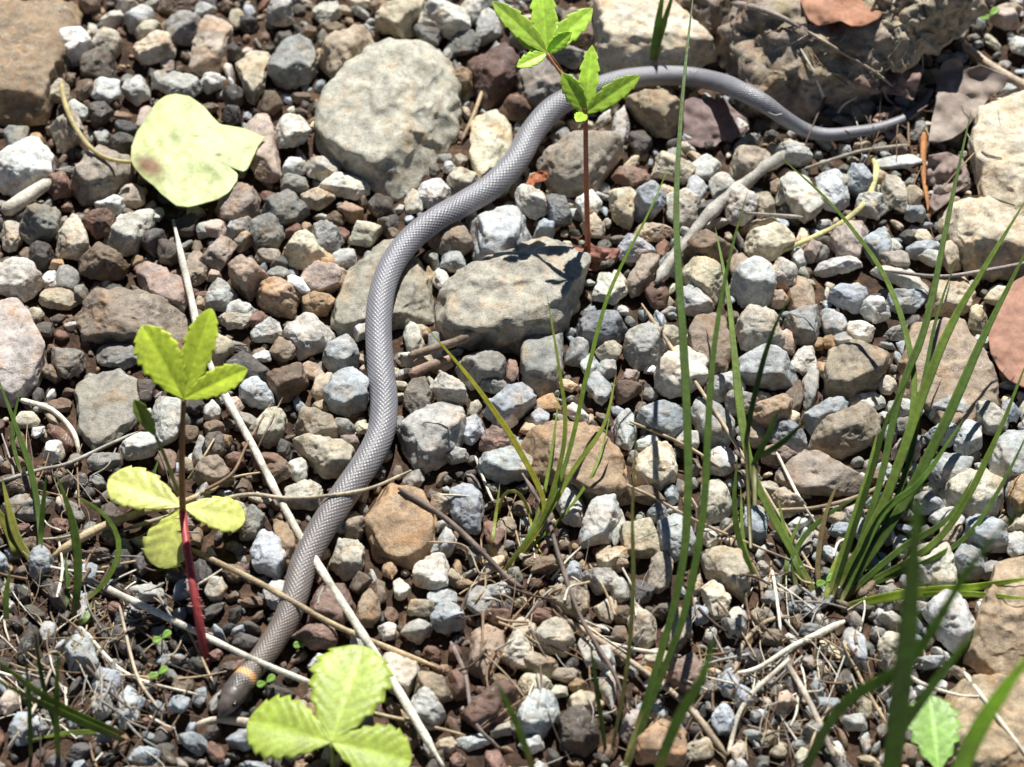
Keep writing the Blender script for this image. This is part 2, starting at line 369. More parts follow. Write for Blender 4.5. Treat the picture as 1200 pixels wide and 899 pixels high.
# cx cy width height turn(deg, clockwise in the picture) colour : the smaller ones
SMALL = '''
60 22 48 30 15 t;89 52 42 40 0 w;127 47 32 30 0 tl;114 74 40 40 0 dn;106 4 26 16 0 n;150 4 24 18 0 g;210 5 46 22 0 nr;237 10 28 20 0 l
163 22 30 24 -25 l;175 34 30 22 0 y;183 55 52 32 10 ty;218 35 40 38 0 g;196 76 20 16 0 p;188 95 18 22 0 l;158 103 30 28 0 l;125 108 32 28 0 w
99 103 20 24 0 n;65 107 34 28 0 t;90 127 28 18 25 l;115 133 34 28 0 d;78 152 36 42 0 tg;20 158 30 32 0 g;148 150 26 18 0 d;120 160 20 18 0 l
143 165 30 22 0 d;168 135 28 28 0 p;210 100 50 28 0 l;278 22 20 24 0 t;328 12 32 30 0 l;350 12 18 12 0 d;385 12 30 34 0 lt;420 0 30 14 0 y
445 5 20 20 0 n;290 25 24 20 0 d;362 36 22 14 0 n;390 32 30 14 0 n;318 120 24 24 0 n;343 148 38 46 30 l;248 95 24 26 0 l;276 112 28 26 0 d
272 133 24 20 0 d;272 60 24 20 0 d;500 35 34 44 -15 dg;526 18 58 34 15 ly;556 10 26 38 20 l;571 34 24 46 28 l;542 52 42 26 -5 gd;536 95 36 26 5 o
522 65 14 18 0 g;631 98 50 46 -25 gp;604 125 34 30 20 rn;610 40 40 26 0 g;680 30 46 42 0 n;662 60 46 22 10 g;600 20 24 30 0 d;730 145 20 46 5 l
752 165 26 30 0 d;932 178 40 24 -10 l;905 178 26 20 0 t;72 215 26 30 0 rn;153 229 34 24 0 pt;128 240 30 18 -5 w;185 250 12 26 10 l;115 260 44 26 5 r
46 262 42 34 -10 g;15 275 26 34 0 tl;50 297 28 34 20 d;120 308 56 30 12 n;33 300 20 18 0 n;30 312 22 12 0 d;57 328 18 22 0 w;80 325 28 26 0 g
67 310 20 14 0 o;70 350 46 20 20 t;95 345 18 22 0 g;178 280 28 24 0 d;197 296 24 24 0 dn;230 312 26 46 0 pn;218 265 30 24 0 dn;238 268 20 18 0 l
230 248 22 12 0 t;346 195 32 20 -30 lb;380 197 38 26 10 ly;345 215 32 22 0 g;370 230 40 22 20 t;415 247 30 22 0 op;445 242 30 26 0 dn
484 236 22 24 0 ly;508 227 42 28 0 l;252 265 28 22 0 p;281 268 38 20 -15 bl;287 282 24 18 -30 t;315 273 36 34 0 gd;345 271 26 16 0 r;358 265 12 12 0 o
380 278 32 44 0 g;392 255 24 16 0 n;402 272 16 20 0 r;427 272 42 30 0 yl;456 262 24 24 0 d;460 275 16 14 0 n;256 296 46 36 0 pg;290 321 46 40 0 po
314 298 32 18 10 t;328 308 20 18 0 d;330 320 26 14 10 g;358 293 58 34 22 yt;382 308 24 24 0 o;372 326 54 34 0 pn;403 302 32 32 0 lg;324 344 48 32 30 op
351 335 34 18 35 w;258 345 40 32 0 lg;282 362 32 20 0 l;372 353 42 28 0 o;252 323 18 16 0 p;526 195 16 14 0 l;541 211 38 30 40 y;528 278 44 40 10 nt
622 235 34 34 0 ly;655 245 30 42 -15 db;637 268 26 22 0 b;651 262 14 16 0 n;689 237 28 32 0 w;697 264 26 24 0 py;530 307 34 20 15 bl;518 326 18 34 -5 l
506 300 14 26 -20 g;484 338 20 40 0 t;505 322 10 20 0 o;732 242 32 44 0 y;762 235 40 44 0 bg;743 205 40 26 0 rn;786 197 54 30 5 y;798 242 44 36 30 lw
816 220 24 28 0 bl;846 218 34 28 -20 lb;828 198 36 26 0 l;866 240 34 40 30 lt;895 240 34 36 -20 t;919 230 18 22 0 l;910 218 20 14 0 p;890 263 50 18 0 tn
763 270 46 26 -10 to;744 292 40 28 5 bl;722 330 24 36 0 l;828 288 54 46 0 n;868 310 24 30 0 nt;812 350 40 28 20 lw;920 320 30 34 -20 lt;937 347 28 48 0 nt
935 300 16 28 0 l;953 292 22 24 0 pg;913 348 20 20 0 p;776 288 18 24 0 r;770 345 26 30 0 r;713 335 34 40 0 ly;1007 208 34 34 0 b;1021 237 38 32 -20 l
1050 222 24 48 -15 tl;1068 230 24 26 0 t;1072 248 22 18 0 b;1048 190 58 14 3 l;1030 285 40 36 -35 b;1047 288 18 16 0 l;980 311 46 20 5 l;962 295 16 16 0 g
1052 306 38 26 20 tl;1078 290 38 18 -5 b;1092 302 28 14 5 l;1062 327 66 20 5 lt;994 346 42 30 5 b;1028 360 30 24 0 l;1062 351 48 26 -8 b;1115 298 20 34 -20 t
1170 346 28 18 -10 y;137 415 54 26 8 g;80 420 36 46 10 gn;62 438 24 20 0 n;52 385 26 20 0 d;30 492 26 16 0 yt;45 503 14 22 20 w;62 528 24 20 0 w
170 452 20 32 0 d;198 490 34 58 10 lw;165 521 46 20 -25 wl;228 475 24 18 0 d;237 530 24 30 0 l;222 508 20 18 0 n;278 372 34 24 0 tl;303 374 22 22 -30 r
326 361 30 16 0 t;258 408 26 28 0 t;288 430 50 32 25 d;305 418 24 18 10 l;312 387 34 24 -15 l;332 408 44 26 20 tn;424 380 28 32 0 l;427 421 16 10 0 p
430 432 14 12 0 p;367 435 28 18 5 p;378 452 20 38 35 t;377 475 18 18 0 gt;402 500 24 22 0 g;427 502 24 16 10 y;410 517 26 24 0 pr;262 515 20 18 0 o
250 500 22 18 0 n;250 522 26 30 0 dn;275 538 22 16 0 r;332 525 20 16 0 d;249 482 22 20 0 l;275 475 18 22 30 p;248 553 42 30 0 np;320 540 40 22 20 rn
484 397 22 36 0 l;528 456 40 26 20 ly;490 464 32 38 0 gn;550 502 34 36 0 bl;533 531 30 22 0 l;592 492 22 18 0 w;600 435 16 24 0 rp;580 450 28 16 0 g
642 472 32 20 5 o;632 489 22 18 0 b;620 503 28 16 -10 t;675 414 28 36 0 gb;692 428 22 42 10 lb;711 430 24 26 0 l;704 456 28 40 -20 b;665 451 24 12 15 y
585 518 38 26 0 rp;716 411 30 18 -15 y;786 392 28 28 0 yt;762 433 16 12 10 w;738 441 22 14 0 p;735 459 38 24 -15 nr;762 461 18 14 0 g;922 402 26 28 0 pt
943 422 34 30 0 lp;960 402 20 14 0 o;965 432 14 30 0 o;848 450 38 32 0 l;867 472 34 26 0 gl;760 519 28 20 0 l;808 515 26 28 0 lg;849 534 30 34 0 l
905 483 46 32 -35 ot;932 465 22 34 10 nd;951 456 18 46 8 l;925 489 28 20 20 y;925 508 50 22 22 b;887 505 26 28 0 t;910 533 42 22 0 np;978 378 28 28 0 lb
1008 386 34 24 10 w;988 397 24 16 0 bl;1027 364 32 20 0 l;972 400 16 18 0 o;1038 450 22 20 0 pl;1002 470 18 14 0 l;1022 471 32 18 0 l;1146 372 24 30 0 y
1060 480 34 26 0 l;1060 499 30 22 0 g;1108 507 40 26 -20 b;1163 490 40 26 25 lt;1183 480 22 22 0 b;1043 507 18 22 0 b;1062 525 34 28 0 pg;1186 582 16 46 10 b
1198 575 30 40 0 o;1192 637 24 26 0 lg;1113 620 28 34 0 pt;1136 660 34 38 0 bg;1164 668 32 18 0 g;1055 638 16 28 10 l;1090 588 34 22 10 bl;1112 606 38 20 5 l
1155 712 22 26 0 l;1045 758 28 44 25 y;1002 757 28 50 -20 b;350 548 26 22 0 l;322 550 34 28 0 nr;355 577 46 30 0 yl;386 545 44 20 0 t;332 632 20 68 -20 on
416 616 28 24 -20 nt;326 692 34 30 0 l;370 742 46 28 0 rn;277 602 28 38 0 gt;298 612 22 42 15 g;432 712 24 36 0 ot;420 682 26 18 0 n;456 666 14 24 0 o
446 692 18 28 0 n;470 690 18 22 0 l;456 737 22 22 0 l;504 669 42 36 10 ly;520 590 26 20 10 t;524 634 22 30 0 lb;513 646 18 16 0 b;556 650 18 20 0 g
595 615 24 18 0 ny;579 622 22 34 0 r;672 670 20 28 0 bw;717 652 38 24 -20 ty;708 680 42 26 10 lt;668 702 46 38 10 tn;714 712 28 30 20 t;519 700 36 20 -5 bl
524 722 36 26 0 bl;561 706 32 34 0 gl;491 712 32 24 0 t;492 737 38 26 0 lt;586 724 26 20 0 r;613 734 30 22 10 yo;608 762 32 42 15 yw;633 778 42 24 5 ny
625 799 34 30 10 y;537 798 26 40 5 rn;503 832 38 40 0 l;590 851 38 24 -15 gt;653 808 22 22 0 yg;683 822 32 24 -10 yo;677 803 20 16 0 o;662 789 30 18 0 tp
688 763 16 42 -15 l;707 770 26 28 0 l;555 869 42 16 5 lb;622 871 26 18 0 l;523 872 22 16 0 t;713 802 20 42 0 ly;752 736 30 44 5 yt;730 720 20 22 0 n
727 743 20 20 0 n;795 737 28 48 15 tn;770 770 36 22 0 yt;765 834 32 22 0 b;743 846 26 40 20 pl;862 729 28 28 0 lt;820 720 22 18 0 b;749 631 42 50 0 ty
728 555 18 34 0 o;886 610 26 36 0 b;774 669 26 40 25 tp;724 615 18 44 0 l;727 690 22 26 0 lt;752 692 28 28 0 d;728 660 18 18 0 ot;922 585 48 28 10 ty
841 544 36 22 10 l;760 580 42 18 5 n;770 600 20 20 0 b;852 616 16 14 0 g;856 800 24 30 0 b;872 818 20 26 0 b;848 842 24 30 0 b;20 566 62 24 0 n
30 596 56 28 0 g;15 545 30 16 0 on;23 618 22 10 0 r;48 660 26 34 0 b;122 540 42 18 0 g;150 828 28 42 0 bl;126 800 36 40 0 b;55 742 20 26 0 l
116 826 28 22 0 l;10 820 24 30 0 p;32 852 42 40 0 b;212 824 24 18 0 b;215 690 28 22 0 b;250 690 26 26 0 tl;173 694 36 18 0 l;96 710 14 30 0 l
286 866 40 20 0 b;985 215 20 26 0 g;880 770 24 20 0 d;905 745 26 18 0 n;1180 20 30 26 0 p;1196 52 24 24 0 l;940 640 24 18 0 y;1010 620 30 24 0 l
1030 660 24 20 0 b;905 700 22 18 0 b;920 820 26 24 0 p;955 855 28 22 0 g;1000 845 30 24 0 l;990 800 24 20 0 d;420 840 30 22 0 g;455 860 30 20 0 d
'''
def ell(cx, cy, w_, h_, a, rng):
    n = rng.choice((4, 5, 5, 6, 6, 7)); a0 = rng.uniform(0, 6.28); pts = []
    ca, sa = math.cos(math.radians(a)), math.sin(math.radians(a))
    for k in range(n):
        t = a0+6.2832*(k+rng.uniform(-.22, .22))/n; s = rng.uniform(.9, 1.25)
        x, y = w_/2*s*math.cos(t), h_/2*s*math.sin(t); pts.append((cx+x*ca-y*sa, cy+x*sa+y*ca))
    return pts
specs = []
rng = random.Random(11)
for ln in BIG.strip().splitlines():
    a, c, k = ln.split('|'); specs.append(([tuple(map(float, q.split(','))) for q in a.split()], c, float(k), True))
for ln in SMALL.replace('\n', ';').split(';'):
    if ln.strip():
        q = ln.split(); specs.append((ell(*map(float, q[:5]), rng), q[5], rng.choice((rng.uniform(.36, .55), rng.uniform(.55, .9), rng.uniform(.55, .9))), False))
def area(p):
    return abs(sum(p[i][0]*p[(i+1) % len(p)][1]-p[(i+1) % len(p)][0]*p[i][1] for i in range(len(p))))/2
specs.sort(key=lambda s: -area(s[0]))

# ------------------------------------------------------------------ ground
GX0, GX1, GY0, GY1 = -.30, .30, -.27, .32
def gz(x, y):
    p = np.stack([np.asarray(x)*38, np.asarray(y)*38, np.zeros_like(np.asarray(x, float))], -1)
    q = p*5
    return -.0022 + .0014*vnoise(p, 3) + .0008*fbm(q, 9, 2)
def ax(a, b, st):
    return np.concatenate([[-8, -3, -1.2, -.6], np.arange(a, b, st), [.65, 1.2, 3, 8]])
xs, ys = ax(GX0, GX1, .0022), ax(GY0, GY1, .0022)
XX, YY = np.meshgrid(xs, ys); ZZ = gz(XX, YY)
nx, ny = len(xs), len(ys)
idx = np.arange(nx*ny).reshape(ny, nx)
GF = np.stack([idx[:-1, :-1], idx[:-1, 1:], idx[1:, 1:], idx[1:, :-1]], -1).reshape(-1, 4)
GV = np.stack([XX, YY, ZZ], -1).reshape(-1, 3)
link('soil_ground', mesh('soil_ground', GV, GF, M_SOIL, (.1, .06, .04)), kind='structure', label='brown gritty soil under the gravel')

# ------------------------------------------------------------------ landmarks used in the stones' labels
LM = [(230, 180, 'the pale green leaf'), (110, 150, "the pale leaf's stalk"), (60, 90, 'the big brown corner rock'), (455, 130, 'the largest pale slab'),
      (582, 85, 'the dark red diamond-shaped stone'), (640, 30, 'the topmost leaf whorl'), (690, 210, 'the red upright stem'), (620, 160, "the snake's upper bend"),
      (770, 89, "the snake's rear body"), (930, 150, "the snake's tail"), (835, 145, 'the purple-brown dead leaf'), (850, 240, 'the weathered pale stick'),
      (970, 260, 'the curved yellow blade'), (1130, 160, 'the crumpled grey dead leaf'), (1190, 390, 'the pink dead leaf'), (600, 340, 'the cream wedge rock'),
      (445, 400, "the snake's middle"), (540, 245, "the snake's shoulder curve"), (215, 430, 'the upper strawberry leaflets'), (200, 590, 'the yellowing strawberry leaflets'),
      (125, 475, 'the flat sunken slab'), (10, 400, 'the pinkish white rock'), (240, 420, 'the long bleached straw'), (300, 530, 'the middle of the bleached straw'),
      (455, 790, 'the lower end of the bleached straw'), (370, 630, "the snake's forward body"), (275, 810, "the snake's head"), (470, 610, 'the rusty brown slab'),
      (680, 530, 'the ochre-brown slab'), (610, 640, 'the thin yellow-green tuft'), (740, 830, 'the paired tall blades'), (815, 600, 'the tall blade pair'),
      (970, 700, 'the thick green tuft'), (1050, 480, "the thick tuft's blades"), (1110, 430, 'the large tan square slab'), (1180, 720, 'the ochre edge rock'),
      (1100, 850, 'the scalloped green leaflet'), (380, 850, 'the bright trifoliate leaf'), (80, 720, 'the cut grass stubble'), (900, 800, 'the dry straw heap'),
      (120, 830, 'the arching lower-left blades'.replace('lower-left ', 'green ')), (530, 610, 'the dark slanting twig'), (690, 720, 'the thin dark twig'),
      (360, 250, 'the dark grey wedge stone'), (890, 330, 'the blue-white notched stone'), (895, 430, 'the broad blue-grey stone'), (1005, 430, 'the rounded tan rock'),
      (960, 555, 'the pinkish grey rock'), (790, 480, 'the thin crossing straws'), (1165, 270, 'the cracked tan rocks'), (570, 760, 'the pale pink block'), (675, 850, 'the dark brown rounded stone')]

# ------------------------------------------------------------------ build the mapped stones
bvh_v, bvh_f, bvh_n = [], [], 0
def add_bvh(V, F):
    global bvh_n
    bvh_v.append(V); bvh_f.append(np.asarray(F)+bvh_n); bvh_n += len(V)
MASK_ST = .0006
MW, MH = int((GX1-GX0)/MASK_ST), int((GY1-GY0)/MASK_ST)
MASK = np.zeros((MH, MW), bool)
mx, my = np.meshgrid(GX0+(np.arange(MW)+.5)*MASK_ST, GY0+(np.arange(MH)+.5)*MASK_ST)
def mark(h):
    x0, y0 = h.min(0); x1, y1 = h.max(0)
    i0, i1 = max(0, int((x0-GX0)/MASK_ST)), min(MW, int((x1-GX0)/MASK_ST)+2); j0, j1 = max(0, int((y0-GY0)/MASK_ST)), min(MH, int((y1-GY0)/MASK_ST)+2)
    if i1 <= i0 or j1 <= j0: return
    sx, sy = mx[j0:j1, i0:i1], my[j0:j1, i0:i1]; ins = np.ones(sx.shape, bool)
    for i in range(len(h)):
        a, b = h[i], h[(i+1) % len(h)]; ins &= ((b[0]-a[0])*(sy-a[1])-(b[1]-a[1])*(sx-a[0])) >= 0
    MASK[j0:j1, i0:i1] |= ins
sf, cf = math.sin(PHI), math.cos(PHI)
MAXIND = 296
rest_v, rest_f, rest_c, rest_n = [], [], [], 0
stones = []
for si, (poly, code, k, big) in enumerate(specs):
    rng = random.Random(1000+si)
    pa = np.array(poly); ctr = (pa.min(0)+pa.max(0))/2
    O = P(ctr[0], ctr[1], .003); s = mpp(O)
    fv = math.sqrt(sf*sf+(k*cf)**2)
    loc2 = np.stack([(pa[:, 0]-ctr[0])*s, -(pa[:, 1]-ctr[1])*s/fv], -1)*(1.05 if big else 1.10)
    half = min(np.ptp(loc2, axis=0))/2
    A = area(poly); c = k*half
    if not big: c = min(c, .0072)
    zc = c*rng.uniform(.8, 1.15)
    if A > 2600: zc = c*.72
    O = P(ctr[0], ctr[1], zc)
    sub = 5 if A > 6000 else 4 if A > 620 else 3
    V, F = rock_shape(loc2, c, rng, sub, p=rng.choice((16, 26, 40, 60)), rough=.085 if A > 2500 else .095, topn=rng.choice((2, 3, 4)), tilt=.22 if k < .4 else .62)
    if not big:                                           # lies a little tipped
        for ax_ in (0, 1):
            a_ = rng.uniform(-.42, .42); ca_, sa_ = math.cos(a_), math.sin(a_); j_ = 1-ax_
            V = V.copy(); vj, vz = V[:, j_].copy(), V[:, 2].copy(); V[:, j_] = vj*ca_-vz*sa_; V[:, 2] = vj*sa_+vz*ca_
    col = scol(code, rng)
    h = hull2(loc2)+O[:2]; mark(h)
    add_bvh(V+O, F)
    if si < MAXIND:
        stones.append((si, ctr, A, code, V, F, O, col, np.ptp(loc2, axis=0), k))
    else:
        rest_v.append(V+O); rest_f.append(F+rest_n); rest_n += len(V); rest_c.append(np.tile(col, (len(V), 1)))
UNIQ = {}   # labels of the stones that stand out
def uniq(px, py, lab, name='rock'): UNIQ[(px, py)] = (lab, name)
uniq(20, 60, 'big brown rock stained orange and red, past the pale leaf stalk')
uniq(455, 130, 'largest flat pale grey-tan rock, beside the upper body of the snake')
uniq(582, 85, 'dark red-brown diamond-shaped stone between the largest pale slab and the seedling')
uniq(600, 340, 'large cream wedge-shaped rock at the foot of the red-stemmed seedling')
uniq(765, 40, 'pale cream rounded rock behind the rear of the snake')
uniq(1115, 430, 'large square flat tan slab beneath the green tuft blades')
uniq(1195, 190, 'large cream rock with orange stains beside the crumpled dead leaf')
uniq(1170, 275, 'cracked tan rock with a ridge above the pink dead leaf')
uniq(10, 400, 'large pinkish white rock with rounded edge above the pale root')
uniq(155, 370, 'long brown-grey rock under the pink flake, above the strawberry leaflets')
uniq(125, 475, 'flat grey slab set in wet soil beside the strawberry stem')
uniq(470, 610, 'rusty brown flat slab beside the forward body of the snake')
uniq(675, 535, 'ochre-brown flat slab behind the thin yellow-green tuft')
uniq(450, 335, 'flat olive-grey slab lying under the middle of the snake')
uniq(89, 52, 'bright white stone on the soil beside the brown corner rock')
uniq(1190, 715, 'ochre rough rock beside the low yellow-green grass stem')
uniq(1170, 850, 'flat ochre slab under the scalloped green leaflet')
uniq(188, 335, 'thin flat pink stone flake beside the upper end of the bleached straw')
def size_word(A): return 'large' if A > 2600 else 'medium-sized' if A > 1300 else 'small' if A > 700 else 'tiny'
def shape_word(d, k):
    r = max(d)/max(1e-6, min(d))
    return 'long' if r > 1.75 else 'flat' if k < .5 else 'oblong' if r > 1.35 else 'chunky' if k > .66 else 'blunt'
lab_of = {}; short = {}
for (si, ctr, A, code, V, F, O, col, d, k) in stones:
    hit = None
    for (ux, uy), v in UNIQ.items():
        if abs(ctr[0]-ux) < 22 and abs(ctr[1]-uy) < 22 and (A > 2000 or ux == 89): hit = v
    if hit and hit not in lab_of.values(): lab_of[si] = hit; continue
    nm = sorted(LM, key=lambda q: (q[0]-ctr[0])**2+((q[1]-ctr[1])*1.1)**2)
    cn = CNAME[code[0]]
    lab = f"{size_word(A)} {cn} {shape_word(d, k)} stone by {nm[0][2]}"
    short.setdefault(lab, []).append((si, f"{size_word(A)} {cn} {shape_word(d, k)} stone between {nm[0][2]} and {nm[1][2]}"))
for lab, L in short.items():
    for si, alt in L:
        lab_of[si] = (lab if len(L) == 1 else alt, 'stone')
        if len(lab_of[si][0].split()) > 16: lab_of[si] = (lab, 'stone')
same = {}
for q in stones: same.setdefault(lab_of[q[0]], []).append(q)
for (lab, nm), L in same.items():
    if len(L) == 2 and L[0][2] > 1.1*L[1][2]:
        core = lab.replace(' stone ', ' stones ').split(' and ')[0].replace(' between ', ' by ')
        for q, wd in zip(L, ('bigger', 'smaller')): lab_of[q[0]] = (f'the {wd} of two {core}', nm)
    elif len(L) == 2:
        core = lab.replace(' stone ', ' stones ').split(' and ')[0].replace(' between ', ' by ')
        for q, wd in zip(sorted(L, key=lambda q: -sum(q[7])), ('paler', 'darker')): lab_of[q[0]] = (f'the {wd} of two {core}', nm)
for (si, ctr, A, code, V, F, O, col, d, k) in stones:
    lab, nm = lab_of[si]
    link(nm, mesh(nm, V, F, M_STONE, col), None, tuple(O), lab, 'rock' if nm == 'rock' else 'stone', 'loose stones lying around the snake')

# ------------------------------------------------------------------ smaller filling gravel, crumbs
rng = random.Random(5); nr = np.random.RandomState(5)
protos = {}
for sub in (1, 2, 3):
    protos[sub] = []
    for k in range(16):
        r_ = random.Random(77+k)
        n = r_.choice((5, 6, 7)); pts = np.array([(math.cos(6.2832*(i+r_.uniform(-.3, .3))/n)*r_.uniform(.9, 1.1), math.sin(6.2832*(i+r_.uniform(-.3, .3))/n)*r_.uniform(.9, 1.1)) for i in range(n)])
        protos[sub].append(rock_shape(pts, r_.uniform(.55, .85), r_, sub, p=r_.choice((22, 40, 60)), rough=.13, topn=3, tilt=.8))
def put(x, y, z, r, asp, code, sub):
    global rest_n
    V, F = rng.choice(protos[sub]); a = rng.uniform(0, 6.28); tl = rng.uniform(-.6, .6); tb = rng.uniform(-.6, .6)
    Q = V*np.array([r*asp, r/asp, r*rng.uniform(.55, 1.05)])
    ca, sa = math.cos(tl), math.sin(tl); Q = Q@np.array([[1, 0, 0], [0, ca, -sa], [0, sa, ca]]).T
    ca, sa = math.cos(tb), math.sin(tb); Q = Q@np.array([[ca, 0, sa], [0, 1, 0], [-sa, 0, ca]]).T
    ca, sa = math.cos(a), math.sin(a); Q = Q@np.array([[ca, -sa, 0], [sa, ca, 0], [0, 0, 1]]).T + np.array([x, y, z])
    rest_v.append(Q); rest_f.append(F+rest_n); rest_n += len(Q); rest_c.append(np.tile(scol(code, rng), (len(Q), 1)))
    add_bvh(Q, F)
def fill_code(x, y):
    px, py = proj((x, y, 0))
    left = 1/(1+math.exp((px-330-.15*(py-450))/90))
    if px < 330 and py > 640: return rng.choice(('d', 'd', 'dn', 'n', 'g', 'd', 'r', 'b'))  # lower-left shadow is put into the pebble colours here, as darker codes
    if rng.random() < left: return rng.choice(('d', 'n', 'dn', 'n', 'r', 'g', 'd', 'nr', 'o', 't', 'g', 'rn', 'l'))
    if py > 620 and px < 760: return rng.choice(('r', 'n', 'o', 'nr', 't', 'g', 'l', 'd', 'rn', 'on'))
    return rng.choice(('l', 'g', 'b', 't', 'd', 'd', 'g', 't', 'lt', 'y', 'bl', 'gn', 'n', 'dg', 'b', 'l'))
corner = [P(-60, 960), P(1260, 960), P(1260, -60), P(-60, -60)]
def infr(x, y, m=0):
    px, py = proj((x, y, 0)); return -40-m < px < 1240+m and -40-m < py < 940+m
def tryput(r0, r1, tries, sub, outer=False, kz=.4):
    c = 0
    for _ in range(tries):
        x, y = rng.uniform(GX0+.01, GX1-.01), rng.uniform(GY0+.01, GY1-.01)
        if outer == infr(x, y): continue
        r = rng.uniform(r0, r1); ok = True
        for k in range(9):
            a = k*.785; q = 0 if k == 8 else .82*r
            i, j = int((x+q*math.cos(a)-GX0)/MASK_ST), int((y+q*math.sin(a)-GY0)/MASK_ST)
            if not (0 <= i < MW and 0 <= j < MH) or MASK[j, i]: ok = False; break
        if not ok: continue
        put(x, y, r*kz-.0014, r, rng.uniform(1.0, 1.6), fill_code(x, y), sub)
        i0, j0 = int((x-r-GX0)/MASK_ST), int((y-r-GY0)/MASK_ST); n = int(2*r/MASK_ST)+1
        i1, j1 = max(i0, 0), max(j0, 0)
        sub_ = MASK[j1:j0+n, i1:i0+n]; sub_ |= ((mx[j1:j0+n, i1:i0+n]-x)**2+(my[j1:j0+n, i1:i0+n]-y)**2) < (r*.9)**2
        c += 1
    return c
tryput(.0050, .0085, 2500, 3, True); tryput(.003, .005, 5000, 2, True)
tryput(.0034, .0048, 2500, 3); tryput(.0026, .0036, 8000, 3); tryput(.0017, .0027, 24000, 2); tryput(.0012, .0019, 16000, 2)
for _ in range(2600):                                     # a lower layer that shows in the gaps
    x, y = rng.uniform(GX0+.01, GX1-.01), rng.uniform(GY0+.01, GY1-.01)
    r = rng.uniform(.0016, .0036); put(x, y, -.0018+rng.uniform(-.001, .0008), r, rng.uniform(1, 1.3), fill_code(x, y), 2)
for _ in range(5200):                                     # crumbs
    x, y = rng.uniform(GX0+.03, GX1-.03), rng.uniform(GY0+.03, GY1-.03)
    r = rng.uniform(.0004, .0011); put(x, y, float(gz(x, y))+r*.5, r, rng.uniform(1, 1.3), rng.choice(('n', 'r', 'o', 'd', 'on', 'nr', 'n')), 1)
link('gravel', mesh('gravel', np.concatenate(rest_v), np.concatenate(rest_f), M_STONE, np.concatenate(rest_c)), kind='stuff',
     label='small mixed gravel and soil crumbs filling the gaps between stones', cat='gravel')

# ------------------------------------------------------------------ boulder at the back
def boulder(name, pts, zc, k, code, label, seed, rough=.16, sub=5, p=7, fv_k=None):
    rng = random.Random(seed); pa = np.array(pts, float); ctr = (pa.min(0)+pa.max(0))/2
    O = P(ctr[0], ctr[1], zc); s = mpp(O); fv = math.sqrt(sf*sf+(k*cf)**2)
    l2 = np.stack([(pa[:, 0]-ctr[0])*s, -(pa[:, 1]-ctr[1])*s/fv], -1); c = k*min(np.ptp(l2, axis=0))/2
    V, F = rock_shape(l2, c, rng, sub, p=p, rough=rough, topn=3, tilt=.4, tside=(.25, .6))
    V = V + .0022*np.stack([fbm(V*110+i*9, seed+i, 3) for i in range(3)], -1) + .0007*np.stack([fbm(V*520+i*9, seed+i+20, 2) for i in range(3)], -1)
    col = np.array(scol(code, rng))[None, :]*np.ones((len(V), 1))
    ms = np.clip(fbm(V*120, seed+40, 3)*1.6-.1, 0, 1)[:, None]*np.clip(.3+V[:, 2:3]/c, 0, 1)
    col = col*(1-.6*ms)+.6*ms*np.array((.25, .21, .09))
    add_bvh(V+O, F)
    return link(name, mesh(name, V, F, M_STONE, col), None, tuple(O), label, 'rock')
boulder('boulder', [(838, 70), (852, 0), (900, -70), (1010, -90), (1090, -40), (1100, 40), (1075, 105), (1010, 138), (940, 132), (870, 100)], .011, .44, 'tn',
        'large rough brown boulder behind the snake tail, its near face shaded', 21)
boulder('boulder', [(1005, 40), (1020, -30), (1080, -60), (1155, -50), (1160, -5), (1120, 28), (1060, 60)], .026, .52, 'tn',
        'mossy tan boulder top under the orange dead leaf', 22, rough=.13)
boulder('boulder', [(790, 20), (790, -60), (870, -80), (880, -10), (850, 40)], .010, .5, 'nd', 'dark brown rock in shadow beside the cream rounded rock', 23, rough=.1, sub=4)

BVH = BVHTree.FromPolygons(np.concatenate(bvh_v+[GV]).tolist(), np.concatenate(bvh_f).tolist()+[], epsilon=0)
def surf(px, py):
    d = Vector(ray(px, py)).normalized(); h = BVH.ray_cast(Vector(CP), d)
    if h[0] is None: return P(px, py, -.001)
    return np.array(h[0])
def ztop(x, y):
    h = BVH.ray_cast(Vector((x, y, .2)), Vector((0, 0, -1)))
    return h[0].z if h[0] is not None else -.001

